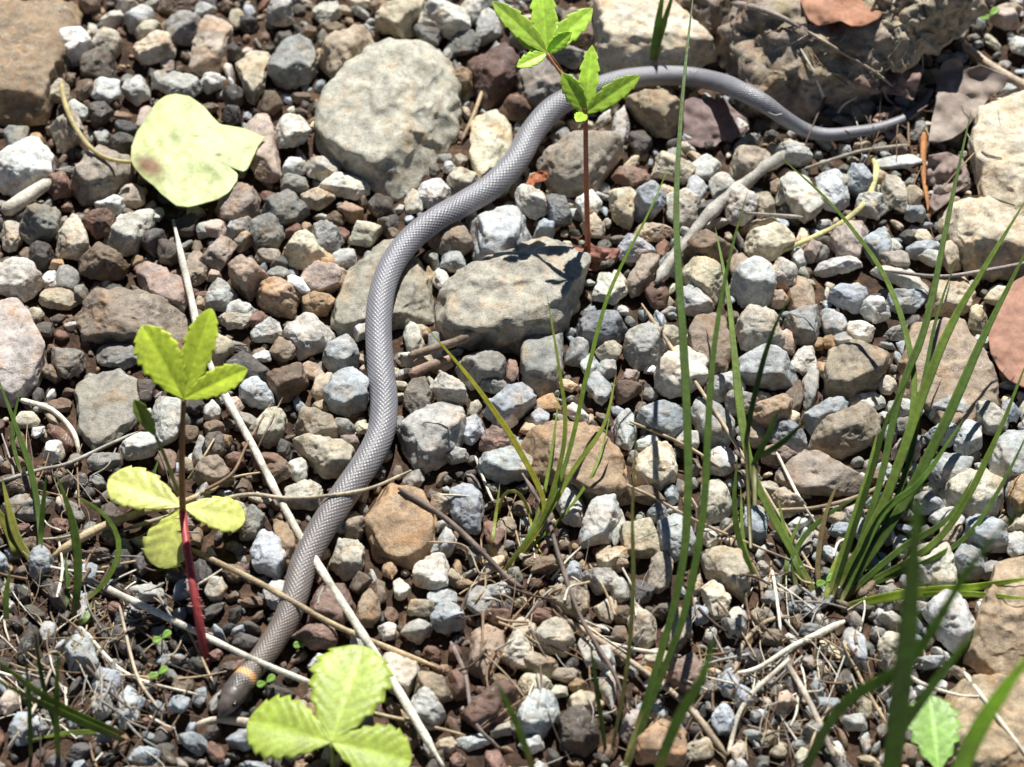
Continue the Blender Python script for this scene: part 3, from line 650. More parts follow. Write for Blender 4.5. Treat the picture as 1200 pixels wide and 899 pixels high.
# ------------------------------------------------------------------ strips, stems, straws
def smooth(pts, n):
    p = np.asarray(pts, float)
    if len(p) == 2:
        t = np.linspace(0, 1, n)[:, None]; return p[0]*(1-t)+p[1]*t
    d = np.r_[0, np.cumsum(np.linalg.norm(np.diff(p[:, :2], axis=0), axis=1))]+1e-9*np.arange(len(p))
    t = np.linspace(0, d[-1], n); ext = np.vstack([2*p[0]-p[1], p, 2*p[-1]-p[-2]])
    out = []
    for q in t:
        i = min(max(np.searchsorted(d, q, side='right')-1, 0), len(p)-2); u = (q-d[i])/max(d[i+1]-d[i], 1e-9)
        a, b, c, e = ext[i:i+4]
        out.append(.5*(2*b+(c-a)*u+(2*a-5*b+4*c-e)*u*u+(3*b-a-3*c+e)*u**3))
    return np.array(out)
def tube(W, wid, flat=1.0, sides=7, facing=None, cols=(.5, .4, .25), origin=None, fold=0, jag=0, seed=0):
    """closed strip along world points W with widths wid (m); flat = thickness/width"""
    W = np.asarray(W); n = len(W); wid = np.broadcast_to(np.asarray(wid, float), (n,))
    T = np.gradient(W, axis=0); T /= np.linalg.norm(T, axis=1)[:, None]+1e-12
    f = -FW if facing is None else np.asarray(facing, float)
    f = np.broadcast_to(f, (n, 3))
    Sd = np.cross(T, f); Sd /= np.linalg.norm(Sd, axis=1)[:, None]+1e-12; Nn = np.cross(Sd, T)
    a = np.arange(sides)*2*math.pi/sides
    ca, sa = np.cos(a), np.sin(a)
    rr = 1+jag*vnoise(np.stack([np.repeat(np.arange(n)*.5, sides).reshape(n, sides), np.tile(a*1.2, (n, 1)), np.full((n, sides), seed*3.1)], -1), seed)
    X = W[:, None, :]+Sd[:, None, :]*(ca[None, :, None]*wid[:, None, None]*.5*rr[..., None])+Nn[:, None, :]*((sa*flat)[None, :, None]*wid[:, None, None]*.5*rr[..., None] - (fold*(1-np.abs(ca)))[None, :, None]*wid[:, None, None]*.5)
    V = X.reshape(-1, 3)
    i = np.arange(n-1)[:, None]*sides; j = np.arange(sides)[None, :]; j2 = (j+1) % sides
    F = np.stack([i+j, i+j2, i+sides+j2, i+sides+j], -1).reshape(-1, 4)
    V = np.vstack([V, W[0], W[-1]]); e0, e1 = len(V)-2, len(V)-1
    capa = np.stack([np.full(sides, e0), (np.arange(sides)+1) % sides, np.arange(sides), np.full(sides, e0)], -1)
    b = (n-1)*sides; capb = np.stack([np.full(sides, e1), b+np.arange(sides), b+(np.arange(sides)+1) % sides, np.full(sides, e1)], -1)
    cols = np.asarray(cols, float)
    if cols.ndim == 1: cc = np.tile(cols, (len(V), 1))
    else: cc = np.vstack([np.repeat(cols, sides, axis=0), cols[:1], cols[-1:]])
    O = np.asarray(W[0] if origin is None else origin)
    return V-O, F, cc, O, capa[:, :3], capb[:, :3]
def tube_mesh(name, W, wid, mat, **kw):
    V, F, cc, O, ca, cb = tube(W, wid, **kw)
    me = bpy.data.meshes.new(name)
    me.from_pydata(V.tolist(), [], F.tolist()+ca.tolist()+cb.tolist())
    me.polygons.foreach_set('use_smooth', [True]*len(me.polygons))
    at = me.attributes.new('scol', 'FLOAT_COLOR', 'POINT'); c = np.ones((len(V), 4), np.float32); c[:, :3] = cc; at.data.foreach_set('color', c.ravel())
    me.materials.append(mat); me.update()
    return me, O
def upper_hull(t, z):
    h = []
    for p in zip(t, z):
        while len(h) > 1 and (h[-1][1]-h[-2][1])*(p[0]-h[-2][0]) <= (p[1]-h[-2][1])*(h[-1][0]-h[-2][0]): h.pop()
        h.append(p)
    return np.interp(t, [q[0] for q in h], [q[1] for q in h])
def lay(pts, rad, lift=0.0, soft=False, n=None, q=88):
    """rest a stiff (or soft) strip, drawn by pixels, on the stones below it"""
    L = sum(math.dist(pts[i], pts[i+1]) for i in range(len(pts)-1)); n = n or max(8, int(L/6))
    pp = smooth(pts, n); z = np.array([surf(*p)[2] for p in pp])+rad+lift
    z = np.minimum(z, np.percentile(z, q)+.002)
    t = np.linspace(0, 1, n)
    if soft:
        k = 5; zm = np.array([z[max(0, i-k):i+k+1].max() for i in range(n)])
        z = np.convolve(np.r_[[zm[0]]*k, zm, [zm[-1]]*k], np.ones(2*k+1)/(2*k+1), 'valid')
    else:
        z = upper_hull(t, np.minimum(z, np.percentile(z, q)))
        z = np.convolve(np.r_[[z[0]]*2, z, [z[-1]]*2], np.ones(5)/5, 'valid')
    return np.array([P(p[0], p[1], zz) for p, zz in zip(pp, z)])
def straw(name, pts, w0, w1, col, label, cat, flat=.7, soft=False, lift=0, mat=None, group=None, jag=.07, q=88, col2=None):
    mm = mpp(P(pts[0][0], pts[0][1]))
    W = lay(pts, max(w0, w1)*mm*.5*flat, lift, soft, q=q); n = len(W)
    sd_ = int(pts[0][0]*7+pts[0][1])
    wid = np.linspace(w0, w1, n)*mm
    nzz = vnoise(np.stack([np.arange(n)*.35, np.full(n, sd_*.1), np.zeros(n)], -1), sd_)
    wid = wid*(1+.09*nzz); et = np.linspace(0, 1, n); wid = wid*np.clip(np.minimum(et, 1-et)/.05, .45, 1)
    tt = np.linspace(0, 1, n)[:, None]
    cols = (np.array(col)*(1-tt)+np.array(col2 or col)*tt)*(1+.25*nzz[:, None])
    me, O = tube_mesh(name, W, wid, mat or M_STRAW, flat=flat, cols=cols, jag=jag, seed=sd_ % 997)
    return link(name, me, None, tuple(O), label, cat, group)
PALE, TAN, BRN, GRY, DRK = (.88, .81, .65), (.52, .40, .24), (.26, .17, .10), (.40, .37, .32), (.13, .09, .065)

straw('dry_straw', [(203, 258), (222, 340), (243, 420), (300, 530), (350, 625), (410, 720), (455, 790), (520, 900)], 8.5, 9.5, (.66, .61, .52), 'longest bleached straw passing beneath the snake', 'straw', col2=(.9, .84, .66), q=93)
straw('wood_chip', [(3, 250), (30, 231), (60, 212)], 19, 15, (.66, .60, .48), 'short pale wood chip beside the light grey rock', 'wood chip', flat=.8)
straw('dead_stick', [(768, 332), (800, 287), (850, 232), (925, 176)], 13, 16, (.46, .43, .37), 'thick weathered pale grey stick lying across the stones', 'stick', flat=.75, jag=.4, q=78)

# ------------------------------------------------------------------ the snake
SN = [(1092, 106, 6), (1080, 124, 10), (1060, 139, 12), (1030, 150, 14), (1000, 155, 15), (970, 158, 16.5), (945, 153, 18), (920, 139, 20), (895, 121, 22), (870, 108, 23.5), (850, 99, 24.5),
      (820, 92, 25), (790, 89, 25.5), (760, 90, 26), (730, 94, 27), (700, 103, 28), (672, 113, 29), (645, 130, 30.5), (622, 158, 31), (605, 188, 31.5), (578, 217, 32), (545, 238, 31.5), (510, 258, 31), (482, 280, 31),
      (461, 307, 31), (449, 337, 31), (444, 370, 32), (444, 402, 32), (447, 440, 33), (450, 472, 33.5), (446, 508, 34), (430, 541, 34.5), (408, 573, 34.5), (387, 604, 34.5), (369, 634, 34.5), (355, 664, 34),
      (345, 700, 33), (334, 729, 32), (312, 764, 30.5), (297, 783, 29)]
HEAD = [(289, 793, 29), (281, 803, 31), (274, 813, 31.5), (268, 822, 28), (263, 830, 22), (259.5, 836, 13), (258, 839, 4)]
path = np.array(SN+HEAD, float)
n = 2000
pp = smooth(path, n)
s0 = np.array([surf(p[0], p[1])[2] for p in pp[::10]])
pts3 = None
rad = np.array([p[2]*mpp(P(p[0], p[1], .008))*.48 for p in pp])
z = np.zeros(n)+.008
for it in range(3):
    zz = []
    for i in range(0, n, 10):
        b = P(pp[i, 0], pp[i, 1], z[i]); zz.append(max(ztop(b[0], b[1]), ztop(b[0]+rad[i]*.5, b[1]), ztop(b[0]-rad[i]*.5, b[1]), ztop(b[0], b[1]+rad[i]*.4)))
    zz = np.array(zz); k = 4
    zq = np.array([np.percentile(zz[max(0, i-k):i+k+1], 84) for i in range(len(zz))])
    k = 7; zq = np.convolve(np.r_[[zq[0]]*k, zq, [zq[-1]]*k], np.hanning(2*k+3)[1:-1]/np.hanning(2*k+3)[1:-1].sum(), 'valid')
    z = np.interp(np.arange(n), np.arange(0, n, 10), zq)+rad*.78
W = np.array([P(p[0], p[1], zz_) for p, zz_ in zip(pp, z)])
T = np.gradient(W, axis=0); T /= np.linalg.norm(T, axis=1)[:, None]
Sd = np.cross(T, np.array([0, 0, 1.0])); Sd /= np.linalg.norm(Sd, axis=1)[:, None]; Nn = np.cross(Sd, T)
arc = np.r_[0, np.cumsum(np.linalg.norm(np.diff(W, axis=0), axis=1))]; Ltot = arc[-1]
sides = 144
th = np.arange(sides)*2*math.pi/sides
NS = 22; ls = .00175
ii = th[None, :]/(2*math.pi)*NS; bb = (np.cumsum(np.r_[0, np.diff(arc)/np.maximum(ls*rad[1:]/.0046, .0006)]))[:, None]
u = (ii+bb) % 1; v = (ii-bb) % 1
dome = (1-np.abs(2*u-1)**2.2)*(1-np.abs(2*v-1)**2.2)
headf = np.clip((arc-(Ltot-.0115))/.003, 0, 1)[:, None]
hgt = .00023*np.minimum(1, rad/.003)[:, None]*(dome-.5)*(1-.85*headf)
belly = np.sin(th)[None, :] < -.55
hgt = np.where(belly, hgt*.3, hgt)
vert = np.where(np.sin(th) > 0, .93, .88)[None, :]*(1-.16*headf)
X = W[:, None, :]+Sd[:, None, :]*((rad[:, None]+hgt)*np.cos(th)[None, :])[..., None]+Nn[:, None, :]*((rad[:, None]+hgt)*np.sin(th)[None, :]*vert)[..., None]
V = X.reshape(-1, 3)
i = np.arange(n-1)[:, None]*sides; j = np.arange(sides)[None, :]; j2 = (j+1) % sides
F = np.stack([i+j, i+sides+j, i+sides+j2, i+j2], -1).reshape(-1, 4)
tpos = (Ltot-arc)[:, None]                         # metres from the snout
grey = np.array((.235, .23, .245)); warm = np.array((.185, .148, .122))
mixw = np.clip(1.25-tpos/.10, 0, 1)[..., None]*np.ones((1, sides, 1))
cc = grey*(1-mixw)+warm*mixw
cc = cc*(.74+.34*dome[..., None]*(1-headf[..., None])+.15*headf[..., None])
cc = cc*(1+.10*vnoise(np.stack([np.broadcast_to(bb*.06, (n, sides)), np.broadcast_to(np.cos(th)[None, :]*.8, (n, sides)), np.ones((n, sides))], -1), 31))[..., None]
cc = cc*(1+.10*vnoise(np.stack([np.broadcast_to(bb*.7, (n, sides)), np.broadcast_to(ii, (n, sides)), np.zeros((n, sides))], -1), 4))[..., None]
hd = np.clip(1-tpos/.0125, 0, 1); hd = (hd > 0)[..., None]
cc = np.where(hd, np.array((.115, .095, .08)), cc)
plate = np.abs(vnoise(np.stack([np.broadcast_to(tpos*420, (n, sides)), np.broadcast_to(np.abs(np.cos(th))[None, :]*2.2, (n, sides)), np.zeros((n, sides))], -1), 12))[..., None]
cc = np.where(hd, cc*(.7+.9*plate), cc)
ring = np.exp(-((tpos-.0148)/.0013)**4)[..., None]
cc = cc*(1-ring)+ring*np.array((.62, .36, .14))
yel = np.clip((-np.sin(th)-.62)/.15, 0, 1)[None, :, None]
cc = cc*(1-yel)+yel*np.array((.62, .36, .12))
# lip line of the head
lip = (np.exp(-((np.sin(th)+.30)/.10)**2)[None, :]*np.clip((.010-tpos)/.002, 0, 1))[..., None]
cc = cc*(1-.6*lip)+.6*lip*np.array((.45, .38, .27))
sn = link('snake', mesh('snake', V-W[-1], F, M_SNAKE, cc.reshape(-1, 3)), None, tuple(W[-1]), 'slender grey snake with pale neck ring winding over the gravel', 'snake')
ih = int(np.searchsorted(arc, Ltot-.0047))
for sgn in (-1, 1):
    c_ = W[ih]+Sd[ih]*rad[ih]*.78*sgn+Nn[ih]*rad[ih]*.40
    EV, EF = ICO[2]; link('eye', mesh('eye', EV*.00085, EF, M_EYE, (.01, .01, .01)), sn, tuple(c_))
# later things may lie over the snake
st = 8; sub_ = X[::st, ::12].reshape(-1, 3); ns_ = len(range(0, n, st)); sd2 = len(range(0, sides, 12))
i = np.arange(ns_-1)[:, None]*sd2; j = np.arange(sd2)[None, :]; j2 = (j+1) % sd2
sq = np.stack([i+j, i+sd2+j, i+sd2+j2, i+j2], -1).reshape(-1, 4)
tri = np.vstack([sq[:, [0, 1, 2]], sq[:, [0, 2, 3]]])
add_bvh(sub_, tri)
BVH = BVHTree.FromPolygons(np.concatenate(bvh_v).tolist(), np.concatenate(bvh_f).tolist(), epsilon=0)

# ------------------------------------------------------------------ straws, twigs
ST = [
 ('dry_straw', [(110, 682), (205, 728), (300, 774), (378, 806)], 9, 7, PALE, 'flat pale straw lying across the neck of the snake', 'straw', .4),
 ('dry_straw', [(215, 640), (290, 676), (345, 706), (400, 736), (512, 782)], 8, 6, TAN, 'split brown straw crossing the snake above its neck', 'straw', .5),
 ('dry_straw', [(62, 652), (110, 622), (160, 602), (215, 588), (260, 568)], 12, 7, TAN, 'thick tan straw beside the yellowing strawberry leaflets', 'straw', .8),
 ('dry_straw', [(140, 622), (215, 600), (285, 580), (340, 584), (400, 579), (440, 570), (482, 551)], 6, 4, (.5, .42, .3), 'long thin straw arching over the forward body of the snake', 'straw', .8),
 ('dry_straw', [(235, 578), (272, 560), (318, 552)], 4, 2, TAN, 'short thin straw tip touching the long bleached straw', 'straw', .8),
 ('dry_straw', [(240, 575), (272, 555), (290, 520), (318, 472)], 5, 2, BRN, 'thin brown curved stem rising beside the bleached straw', 'stem', 1),
 ('dry_root', [(22, 468), (60, 480), (85, 505), (93, 530)], 7, 6, PALE, 'pale curved root by the pinkish white rock', 'root', .8),
 ('dry_straw', [(-5, 566), (45, 551), (80, 543), (125, 522), (162, 506)], 5, 4, GRY, 'thin grey straw below the flat sunken slab', 'straw', .8),
 ('twig', [(467, 572), (520, 606), (560, 642), (598, 680), (615, 690)], 8, 6, (.2, .15, .12), 'dark slanting twig beside the rusty brown slab', 'twig', 1),
 ('twig', [(612, 555), (640, 602), (655, 652), (680, 722), (720, 790), (738, 836)], 6, 5, (.2, .15, .12), 'thin dark twig running behind the paired tall blades', 'twig', 1),
 ('twig', [(658, 722), (720, 762), (800, 822), (852, 885)], 6, 8, (.42, .33, .23), 'straight tan twig crossing behind the paired tall blades', 'twig', 1),
 ('dry_straw', [(692, 746), (740, 760), (798, 769)], 3, 6, PALE, 'short pale flattened straw between the paired tall blades', 'straw', .5),
 ('dry_straw', [(705, 556), (760, 580), (820, 612), (900, 646), (965, 672)], 4, 3, (.5, .38, .25), 'thin pinkish straw leading into the thick tuft', 'straw', .8),
 ('dry_straw', [(738, 494), (800, 520), (845, 548)], 4, 3, TAN, 'thin tan straw crossing the tall blades over blue-grey stone', 'straw', .8),
 ('dry_straw', [(752, 356), (782, 400), (830, 470), (862, 520), (905, 590), (965, 690)], 5, 3, (.55, .43, .28), 'long thin straw slanting from the stick to the thick tuft', 'straw', .8),
 ('dry_straw', [(828, 640), (880, 603), (955, 595), (1010, 580), (1068, 550)], 4, 6, (.38, .29, .19), 'brown bent straw crossing the thick tuft', 'straw', .7),
 ('dry_straw', [(845, 791), (885, 784), (930, 757), (990, 728)], 4, 9, PALE, 'bright bleached blade on the dry straw heap', 'straw', .5),
 ('dry_straw', [(853, 885), (872, 825), (925, 772)], 6, 6, (.7, .62, .5), 'bent pale straw propped on the dry straw heap', 'straw', .5),
 ('dry_straw', [(923, 778), (950, 825), (978, 888)], 7, 7, (.55, .46, .36), 'flat greyish straw leaning down from the dry straw heap', 'straw', .5),
 ('dry_straw', [(988, 752), (1012, 802), (1040, 850)], 4, 5, TAN, 'thin tan straw under the blurred green blades', 'straw', .8),
 ('dry_straw', [(1062, 790), (1085, 803), (1125, 815), (1152, 816)], 6, 3, PALE, 'pale straw lying above the scalloped leaflet', 'straw', .7),
 ('dry_straw', [(1130, 788), (1165, 835), (1205, 888)], 5, 5, PALE, 'pale straw on the flat ochre slab', 'straw', .8),
 ('twig', [(858, 4), (885, 9), (915, 20), (938, 33)], 8, 5, (.34, .28, .24), 'knobbly grey twig on top of the brown boulder', 'twig', 1),
 ('dry_straw', [(945, 36), (985, 60), (1030, 88), (1070, 122)], 4, 3, (.42, .34, .25), 'thin dry stem trailing down the brown boulder face', 'stem', 1),
 ('twig', [(1128, 52), (1165, 80), (1215, 108)], 9, 12, (.58, .45, .33), 'stout tan twig behind the crumpled grey leaf', 'twig', 1),
 ('twig', [(873, 250), (905, 252), (942, 255)], 4, 5, (.34, .31, .28), 'small grey twig beside the weathered pale stick', 'twig', 1),
 ('twig', [(936, 200), (985, 184), (1015, 176), (1065, 170)], 4, 5, (.42, .36, .28), 'spindly twig below the tail of the snake', 'twig', 1),
 ('yellow_blade', [(1021, 183), (1027, 200), (1016, 234), (988, 260), (955, 277), (918, 294)], 8, 5, (.72, .66, .30), 'curved fallen yellow grass blade below the snake tail', 'grass blade', .35),
 ('dry_straw', [(566, 104), (556, 132), (541, 166)], 5, 4, (.5, .38, .24), 'short brown straw between the largest slab and cream stone', 'straw', .8),
 ('dry_straw', [(1083, 155), (1082, 200), (1090, 255)], 9, 4, (.45, .19, .06), 'rust-orange dead blade beside the crumpled grey leaf', 'dead blade', .35),
 ('twig', [(1035, 317), (1100, 324), (1150, 318), (1215, 306)], 4, 6, (.34, .28, .24), 'thin grey twig under the cracked tan rock', 'twig', 1),
 ('dry_straw', [(528, 752), (545, 790), (556, 845), (588, 880)], 6, 4, (.28, .22, .19), 'grey-brown dead blade lying across the red stones', 'dead blade', .4),
 ('dry_straw', [(395, 820), (440, 836), (484, 846), (546, 862)], 5, 4, TAN, 'tan straw crossing the lower end of the bleached straw', 'straw', .8),
 ('dry_straw', [(290, 550), (312, 505), (331, 466)], 3.5, 2, (.25, .18, .13), 'needle-thin dark straw over the cream stone', 'straw', 1),
 ('dry_straw', [(500, 635), (545, 640), (562, 672), (575, 668)], 3, 2, (.5, .38, .26), 'small curled straw at the foot of the yellow-green tuft', 'straw', .9),
 ('dry_straw', [(505, 581), (525, 580), (565, 583)], 3, 2, PALE, 'fine pale fibre arched over the dark slanting twig', 'straw', .9),
 ('dry_straw', [(557, 535), (570, 570), (580, 592)], 4, 3, PALE, 'fine pale straw beside the bluish stone and yellow-green tuft', 'straw', .9),
 ('dry_straw', [(910, 530), (935, 580), (960, 620)], 4, 3, PALE, 'pale straw standing in the back of the thick tuft', 'straw', .9),
 ('dry_straw', [(905, 668), (910, 700), (915, 740)], 4, 4, PALE, 'upright bleached straw in front of the small green shoots', 'straw', .9),
 ('dry_straw', [(860, 805), (868, 760), (895, 730), (925, 722)], 6, 6, (.42, .33, .22), 'hooked brown straw behind the dry straw heap', 'straw', .8),
 ('dry_straw', [(180, 700), (215, 730), (250, 800)], 3, 3, TAN, 'thin tan stem beside the hairy red stem', 'straw', .9),
 ('dry_straw', [(140, 710), (160, 790), (185, 830)], 4, 4, (.6, .5, .36), 'pale stalk slanting towards the snake head', 'straw', .9),
 ('dry_straw', [(95, 735), (150, 790), (235, 815)], 4, 3, PALE, 'long pale straw lying in front of the snake head', 'straw', .9),
 ('bark_chip', [(228, 850), (255, 843), (298, 848)], 7, 12, (.62, .52, .4), 'white curled bark chip in front of the snake snout', 'bark chip', .5),
 ('dry_straw', [(8, 880), (40, 830), (62, 780)], 5, 4, (.65, .55, .4), 'pale straw under the arching green blades', 'straw', .8),
 ('bark_strip', [(478, 418), (510, 408), (540, 398), (565, 384)], 12, 10, (.36, .27, .19), 'grey-brown curled bark strip beside the middle of the snake', 'bark strip', .5),
 ('bark_strip', [(480, 440), (505, 428), (535, 418)], 15, 10, (.40, .27, .20), 'pinkish brown curled bark strip touching the snake', 'bark strip', .5),
]
for nm, pts, w0, w1, col, lab, cat, flat in ST:
    straw(nm, pts, w0, w1, col, lab, cat, flat, q=100 if ('neck' in lab or 'forward body' in lab) else 88)
# unaccountable bits of dry grass between the tufts
rng = random.Random(8)
lv, lf, lc, ln_ = [], [], [], 0
for k in range(720):
    zone = rng.random()
    if zone < .34: x, y = rng.gauss(120, 80), rng.gauss(750, 75)
    elif zone < .64: x, y = rng.gauss(940, 70), rng.gauss(790, 60)
    elif zone < .70: x, y = rng.gauss(600, 35), rng.gauss(690, 25)
    elif zone < .82: x, y = rng.uniform(560, 900), rng.gauss(760, 70)
    elif zone < .88: x, y = rng.gauss(80, 45), rng.gauss(600, 40)
    else: x, y = rng.gauss(1060, 60), rng.gauss(110, 50)
    if y < 540 and x < 400: y = 650+rng.random()*150
    if x > 215 and x < 380 and y > 690: x -= 170
    a = rng.uniform(0, 6.28); L = rng.uniform(12, 75)
    p0 = (x, y); p1 = (x+L*.5*math.cos(a)+rng.uniform(-6, 6), y+L*.5*math.sin(a)+rng.uniform(-6, 6)); p2 = (x+L*math.cos(a), y+L*math.sin(a))
    wd = rng.choice((1.0, 1.3, 1.8, 2.4, 3.6))*rng.uniform(.8, 1.2)*.00028
    Wl = lay([p0, p1, p2], wd*.5, 0, n=9)
    c = np.array(rng.choice((PALE, TAN, BRN, GRY, DRK, BRN)))*rng.uniform(.7, 1.1)
    V, F, cc, O, ca, cb = tube(Wl, np.linspace(wd, wd*.6, 9), flat=.5, sides=5, cols=c)
    lv.append(V+O); lf.append(F+ln_); ln_ += len(V); lc.append(cc)
link('dry_grass_litter', mesh('dry_grass_litter', np.concatenate(lv), np.concatenate(lf), M_STRAW, np.concatenate(lc)), kind='stuff', label='loose bits of dry grass between the tufts', cat='litter')

# ------------------------------------------------------------------ flat fallen leaves, traced and laid in place
def flat_leaf(name, outline, z0, mat, colf, label, cat, gx=0, gy=0, curl=0, rip=.0006, nring=14, seed=0, fold=0, foct=3, thick=.00025, dens=90):
    o = np.array(outline, float); ctr = o.mean(0)
    seg = np.r_[o, o[:1]]; d = np.r_[0, np.cumsum(np.linalg.norm(np.diff(seg, axis=0), axis=1))]
    t = np.linspace(0, d[-1], dens, endpoint=False); ou = np.stack([np.interp(t, d, seg[:, 0]), np.interp(t, d, seg[:, 1])], -1)
    R = np.abs(ou-ctr).max()
    q = ((np.arange(nring+1)/nring)**.8)[:, None, None]; pq = (ctr+(ou-ctr)[None]*q).reshape(-1, 2)
    u, v_ = (pq[:, 0]-ctr[0])/R, (pq[:, 1]-ctr[1])/R; rho = u*u+v_*v_
    zz = z0+gx*u+gy*v_+curl*rho+rip*fbm(np.stack([u*2.2+seed, v_*2.2, np.full(len(u), seed*.7)], -1), seed, foct)+fold*np.abs(v_-.3*u)
    V = np.array([P(x, y, z_) for (x, y), z_ in zip(pq, zz)]); m = dens; meta = list(zip(u, v_))
    nzl = fbm(np.stack([u*3+seed, v_*3, np.full(len(u), float(seed))], -1), seed, 3)
    i = np.arange(nring)[:, None]*m; j = np.arange(m)[None, :]; j2 = (j+1) % m
    F = np.stack([i+j, i+m+j, i+m+j2, i+j2], -1).reshape(-1, 4)
    cols = np.array([colf(a_, b_, n_) for (a_, b_), n_ in zip(meta, nzl)]); O = V[0].copy()
    ob = link(name, mesh(name, V-O, F, mat, cols), None, tuple(O), label, cat)
    md = ob.modifiers.new('thickness', 'SOLIDIFY'); md.thickness = thick; md.offset = 0
    add_bvh(V, np.vstack([F[:, [0, 1, 2]], F[:, [0, 2, 3]]]))
    return ob, ctr
def local_top(pts, q=90):
    return float(np.percentile([surf(*p)[2] for p in pts], q))
PL = [(153, 188), (154, 172), (160, 155), (170, 140), (183, 120), (195, 112), (206, 110), (222, 113), (238, 124), (250, 138), (258, 146), (272, 148), (288, 151), (300, 157), (311, 161), (303, 171), (296, 186), (290, 199), (284, 202), (275, 196), (266, 193), (279, 204), (278, 212), (268, 226), (255, 234), (238, 239), (222, 243), (207, 242), (198, 235), (188, 227), (180, 218), (168, 209), (158, 198)]
def pl_col(u, v, q):
    c = np.array((.64, .70, .33)); x, y = 228+u*83, 174+v*83
    b = math.exp(-(((x-168)/17)**2+((y-188-(x-168)*.25)/11)**2)); b = min(1, 1.3*b); c = c*(1-.9*b)+.9*b*np.array((.22, .085, .05))
    s = .9*math.exp(-(((x-251)/5)**2+((y-175)/1.8)**2))+.8*math.exp(-(((x-224)/4)**2+((y-152)/1.6)**2))+.7*math.exp(-(((x-239)/4)**2+((y-142)/1.4)**2))+.35*math.exp(-(((x-241)/6)**2+((y-209)/4)**2))
    rib = abs((y-186)+(x-155)*.1); c = c*(1+.10*math.exp(-(rib/2.0)**2))
    s = min(s, .9); return c*(1-s)+s*np.array((.15, .10, .03))
zt = local_top(PL)
fallen, _ = flat_leaf('fallen_leaf', PL, zt+.0034, M_FALLEN, pl_col, 'pale yellow-green heart-shaped fallen leaf with a brown stalk base', 'leaf', gx=-.0005, gy=-.0012, curl=-.0014, rip=.0009, seed=3, nring=40, dens=150)
SW = lay([(153, 190), (140, 189), (122, 184), (105, 172), (90, 152), (80, 132), (74, 112), (72, 98)], .0006, .0006, soft=True)
me, O = tube_mesh('petiole', SW, np.linspace(5, 7, len(SW))*.00029, M_LEAF, flat=.8, cols=(.62, .52, .26))
link('petiole', me, fallen, tuple(O))
def leafc(a, b, seed):
    def f(u, v, q):
        k = .5+.5*q; k = min(max(k, 0), 1)
        rib = math.exp(-((v-.3*u)*14)**2)*.25
        return np.array(a)*(1-k)+np.array(b)*k+rib*np.array((.12, .10, .08))
    return f
D1 = [(800, 130), (802, 118), (812, 114), (822, 117), (833, 113), (840, 119), (848, 113), (856, 124), (866, 133), (879, 142), (876, 151), (868, 158), (856, 167), (851, 163), (843, 167), (838, 173), (830, 171), (822, 174), (812, 171), (806, 168), (799, 166), (801, 150)]
flat_leaf('dead_leaf', D1, local_top(D1, 80)+.0015, M_DEAD, leafc((.16, .11, .105), (.30, .22, .20), 5), 'purple-brown dead leaf with ragged edge below the snake', 'dead leaf', gy=-.003, curl=-.0015, rip=.0012, seed=5)
D2 = [(938, 2), (945, -20), (975, -35), (1020, -30), (1045, -10), (1040, 8), (1030, 22), (1012, 31), (998, 31), (985, 25), (972, 28), (958, 31), (948, 24), (942, 14)]
flat_leaf('dead_leaf', D2, local_top(D2, 80)+.003, M_DEAD, leafc((.36, .17, .10), (.50, .27, .17), 6), 'orange-brown dead leaf on top of the boulder', 'dead leaf', gy=.001, curl=-.004, rip=.002, seed=6)
D3 = [(1158, 395), (1162, 375), (1172, 350), (1188, 330), (1210, 318), (1240, 330), (1250, 400), (1225, 450), (1200, 455), (1182, 446), (1170, 432), (1161, 415)]
def d3c(u, v, q):
    c = np.array((.42, .225, .155))*(1+.12*q)
    x, y = 1196+u*46, 386+v*70
    return c*.2 if (x-1178)**2+(y-414)**2 < 9 else c
flat_leaf('dead_leaf', D3, local_top(D3, 85)+.004, M_DEAD, d3c, 'smooth salmon-pink dead leaf beside the large square slab', 'dead leaf', gx=.001, gy=-.002, curl=-.003, rip=.001, seed=7, nring=24)
D4 = [(1088, 166), (1092, 140), (1097, 120), (1098, 90), (1105, 72), (1118, 66), (1128, 72), (1127, 84), (1135, 80), (1150, 76), (1165, 82), (1182, 88), (1178, 102), (1158, 116), (1150, 128), (1140, 142), (1128, 155), (1115, 163), (1100, 168)]
flat_leaf('dead_leaf', D4, local_top(D4, 70)+.004, M_DEAD, leafc((.26, .205, .17), (.44, .37, .31), 8), 'crumpled grey-brown dead leaf at the tip of the snake tail', 'dead leaf', gx=.002, gy=-.005, curl=.001, rip=.0024, fold=.004, foct=2, seed=8, nring=24)
D5 = [(1088, 182), (1110, 178), (1128, 186), (1136, 205), (1134, 218), (1120, 226), (1108, 240), (1096, 248), (1088, 240), (1094, 222), (1086, 205)]
flat_leaf('dead_leaf', D5, local_top(D5, 80)+.002, M_DEAD, leafc((.22, .16, .14), (.36, .28, .24), 9), 'curled mauve-brown dead leaf with a hole between rocks', 'dead leaf', gx=-.002, gy=-.002, curl=.002, rip=.0022, seed=9)
D6 = [(664, 296), (672, 288), (684, 292), (688, 280), (696, 288), (706, 290), (728, 292), (722, 302), (705, 306), (700, 318), (684, 316), (672, 308)]
flat_leaf('dead_leaf', D6, local_top(D6, 60)+.0015, M_DEAD, leafc((.24, .10, .07), (.40, .21, .16), 10), 'crinkled red-brown dead leaf at the base of the red stem', 'dead leaf', curl=.002, rip=.004, seed=10)
D7 = [(616, 216), (622, 204), (634, 200), (642, 203), (640, 212), (628, 214), (622, 222)]
flat_leaf('dead_leaf', D7, local_top(D7, 50)+.001, M_DEAD, leafc((.40, .12, .05), (.5, .2, .1), 11), 'small bright red-orange leaf scrap beside the snake bend', 'dead leaf', curl=.001, rip=.001, seed=11, dens=40, nring=6)
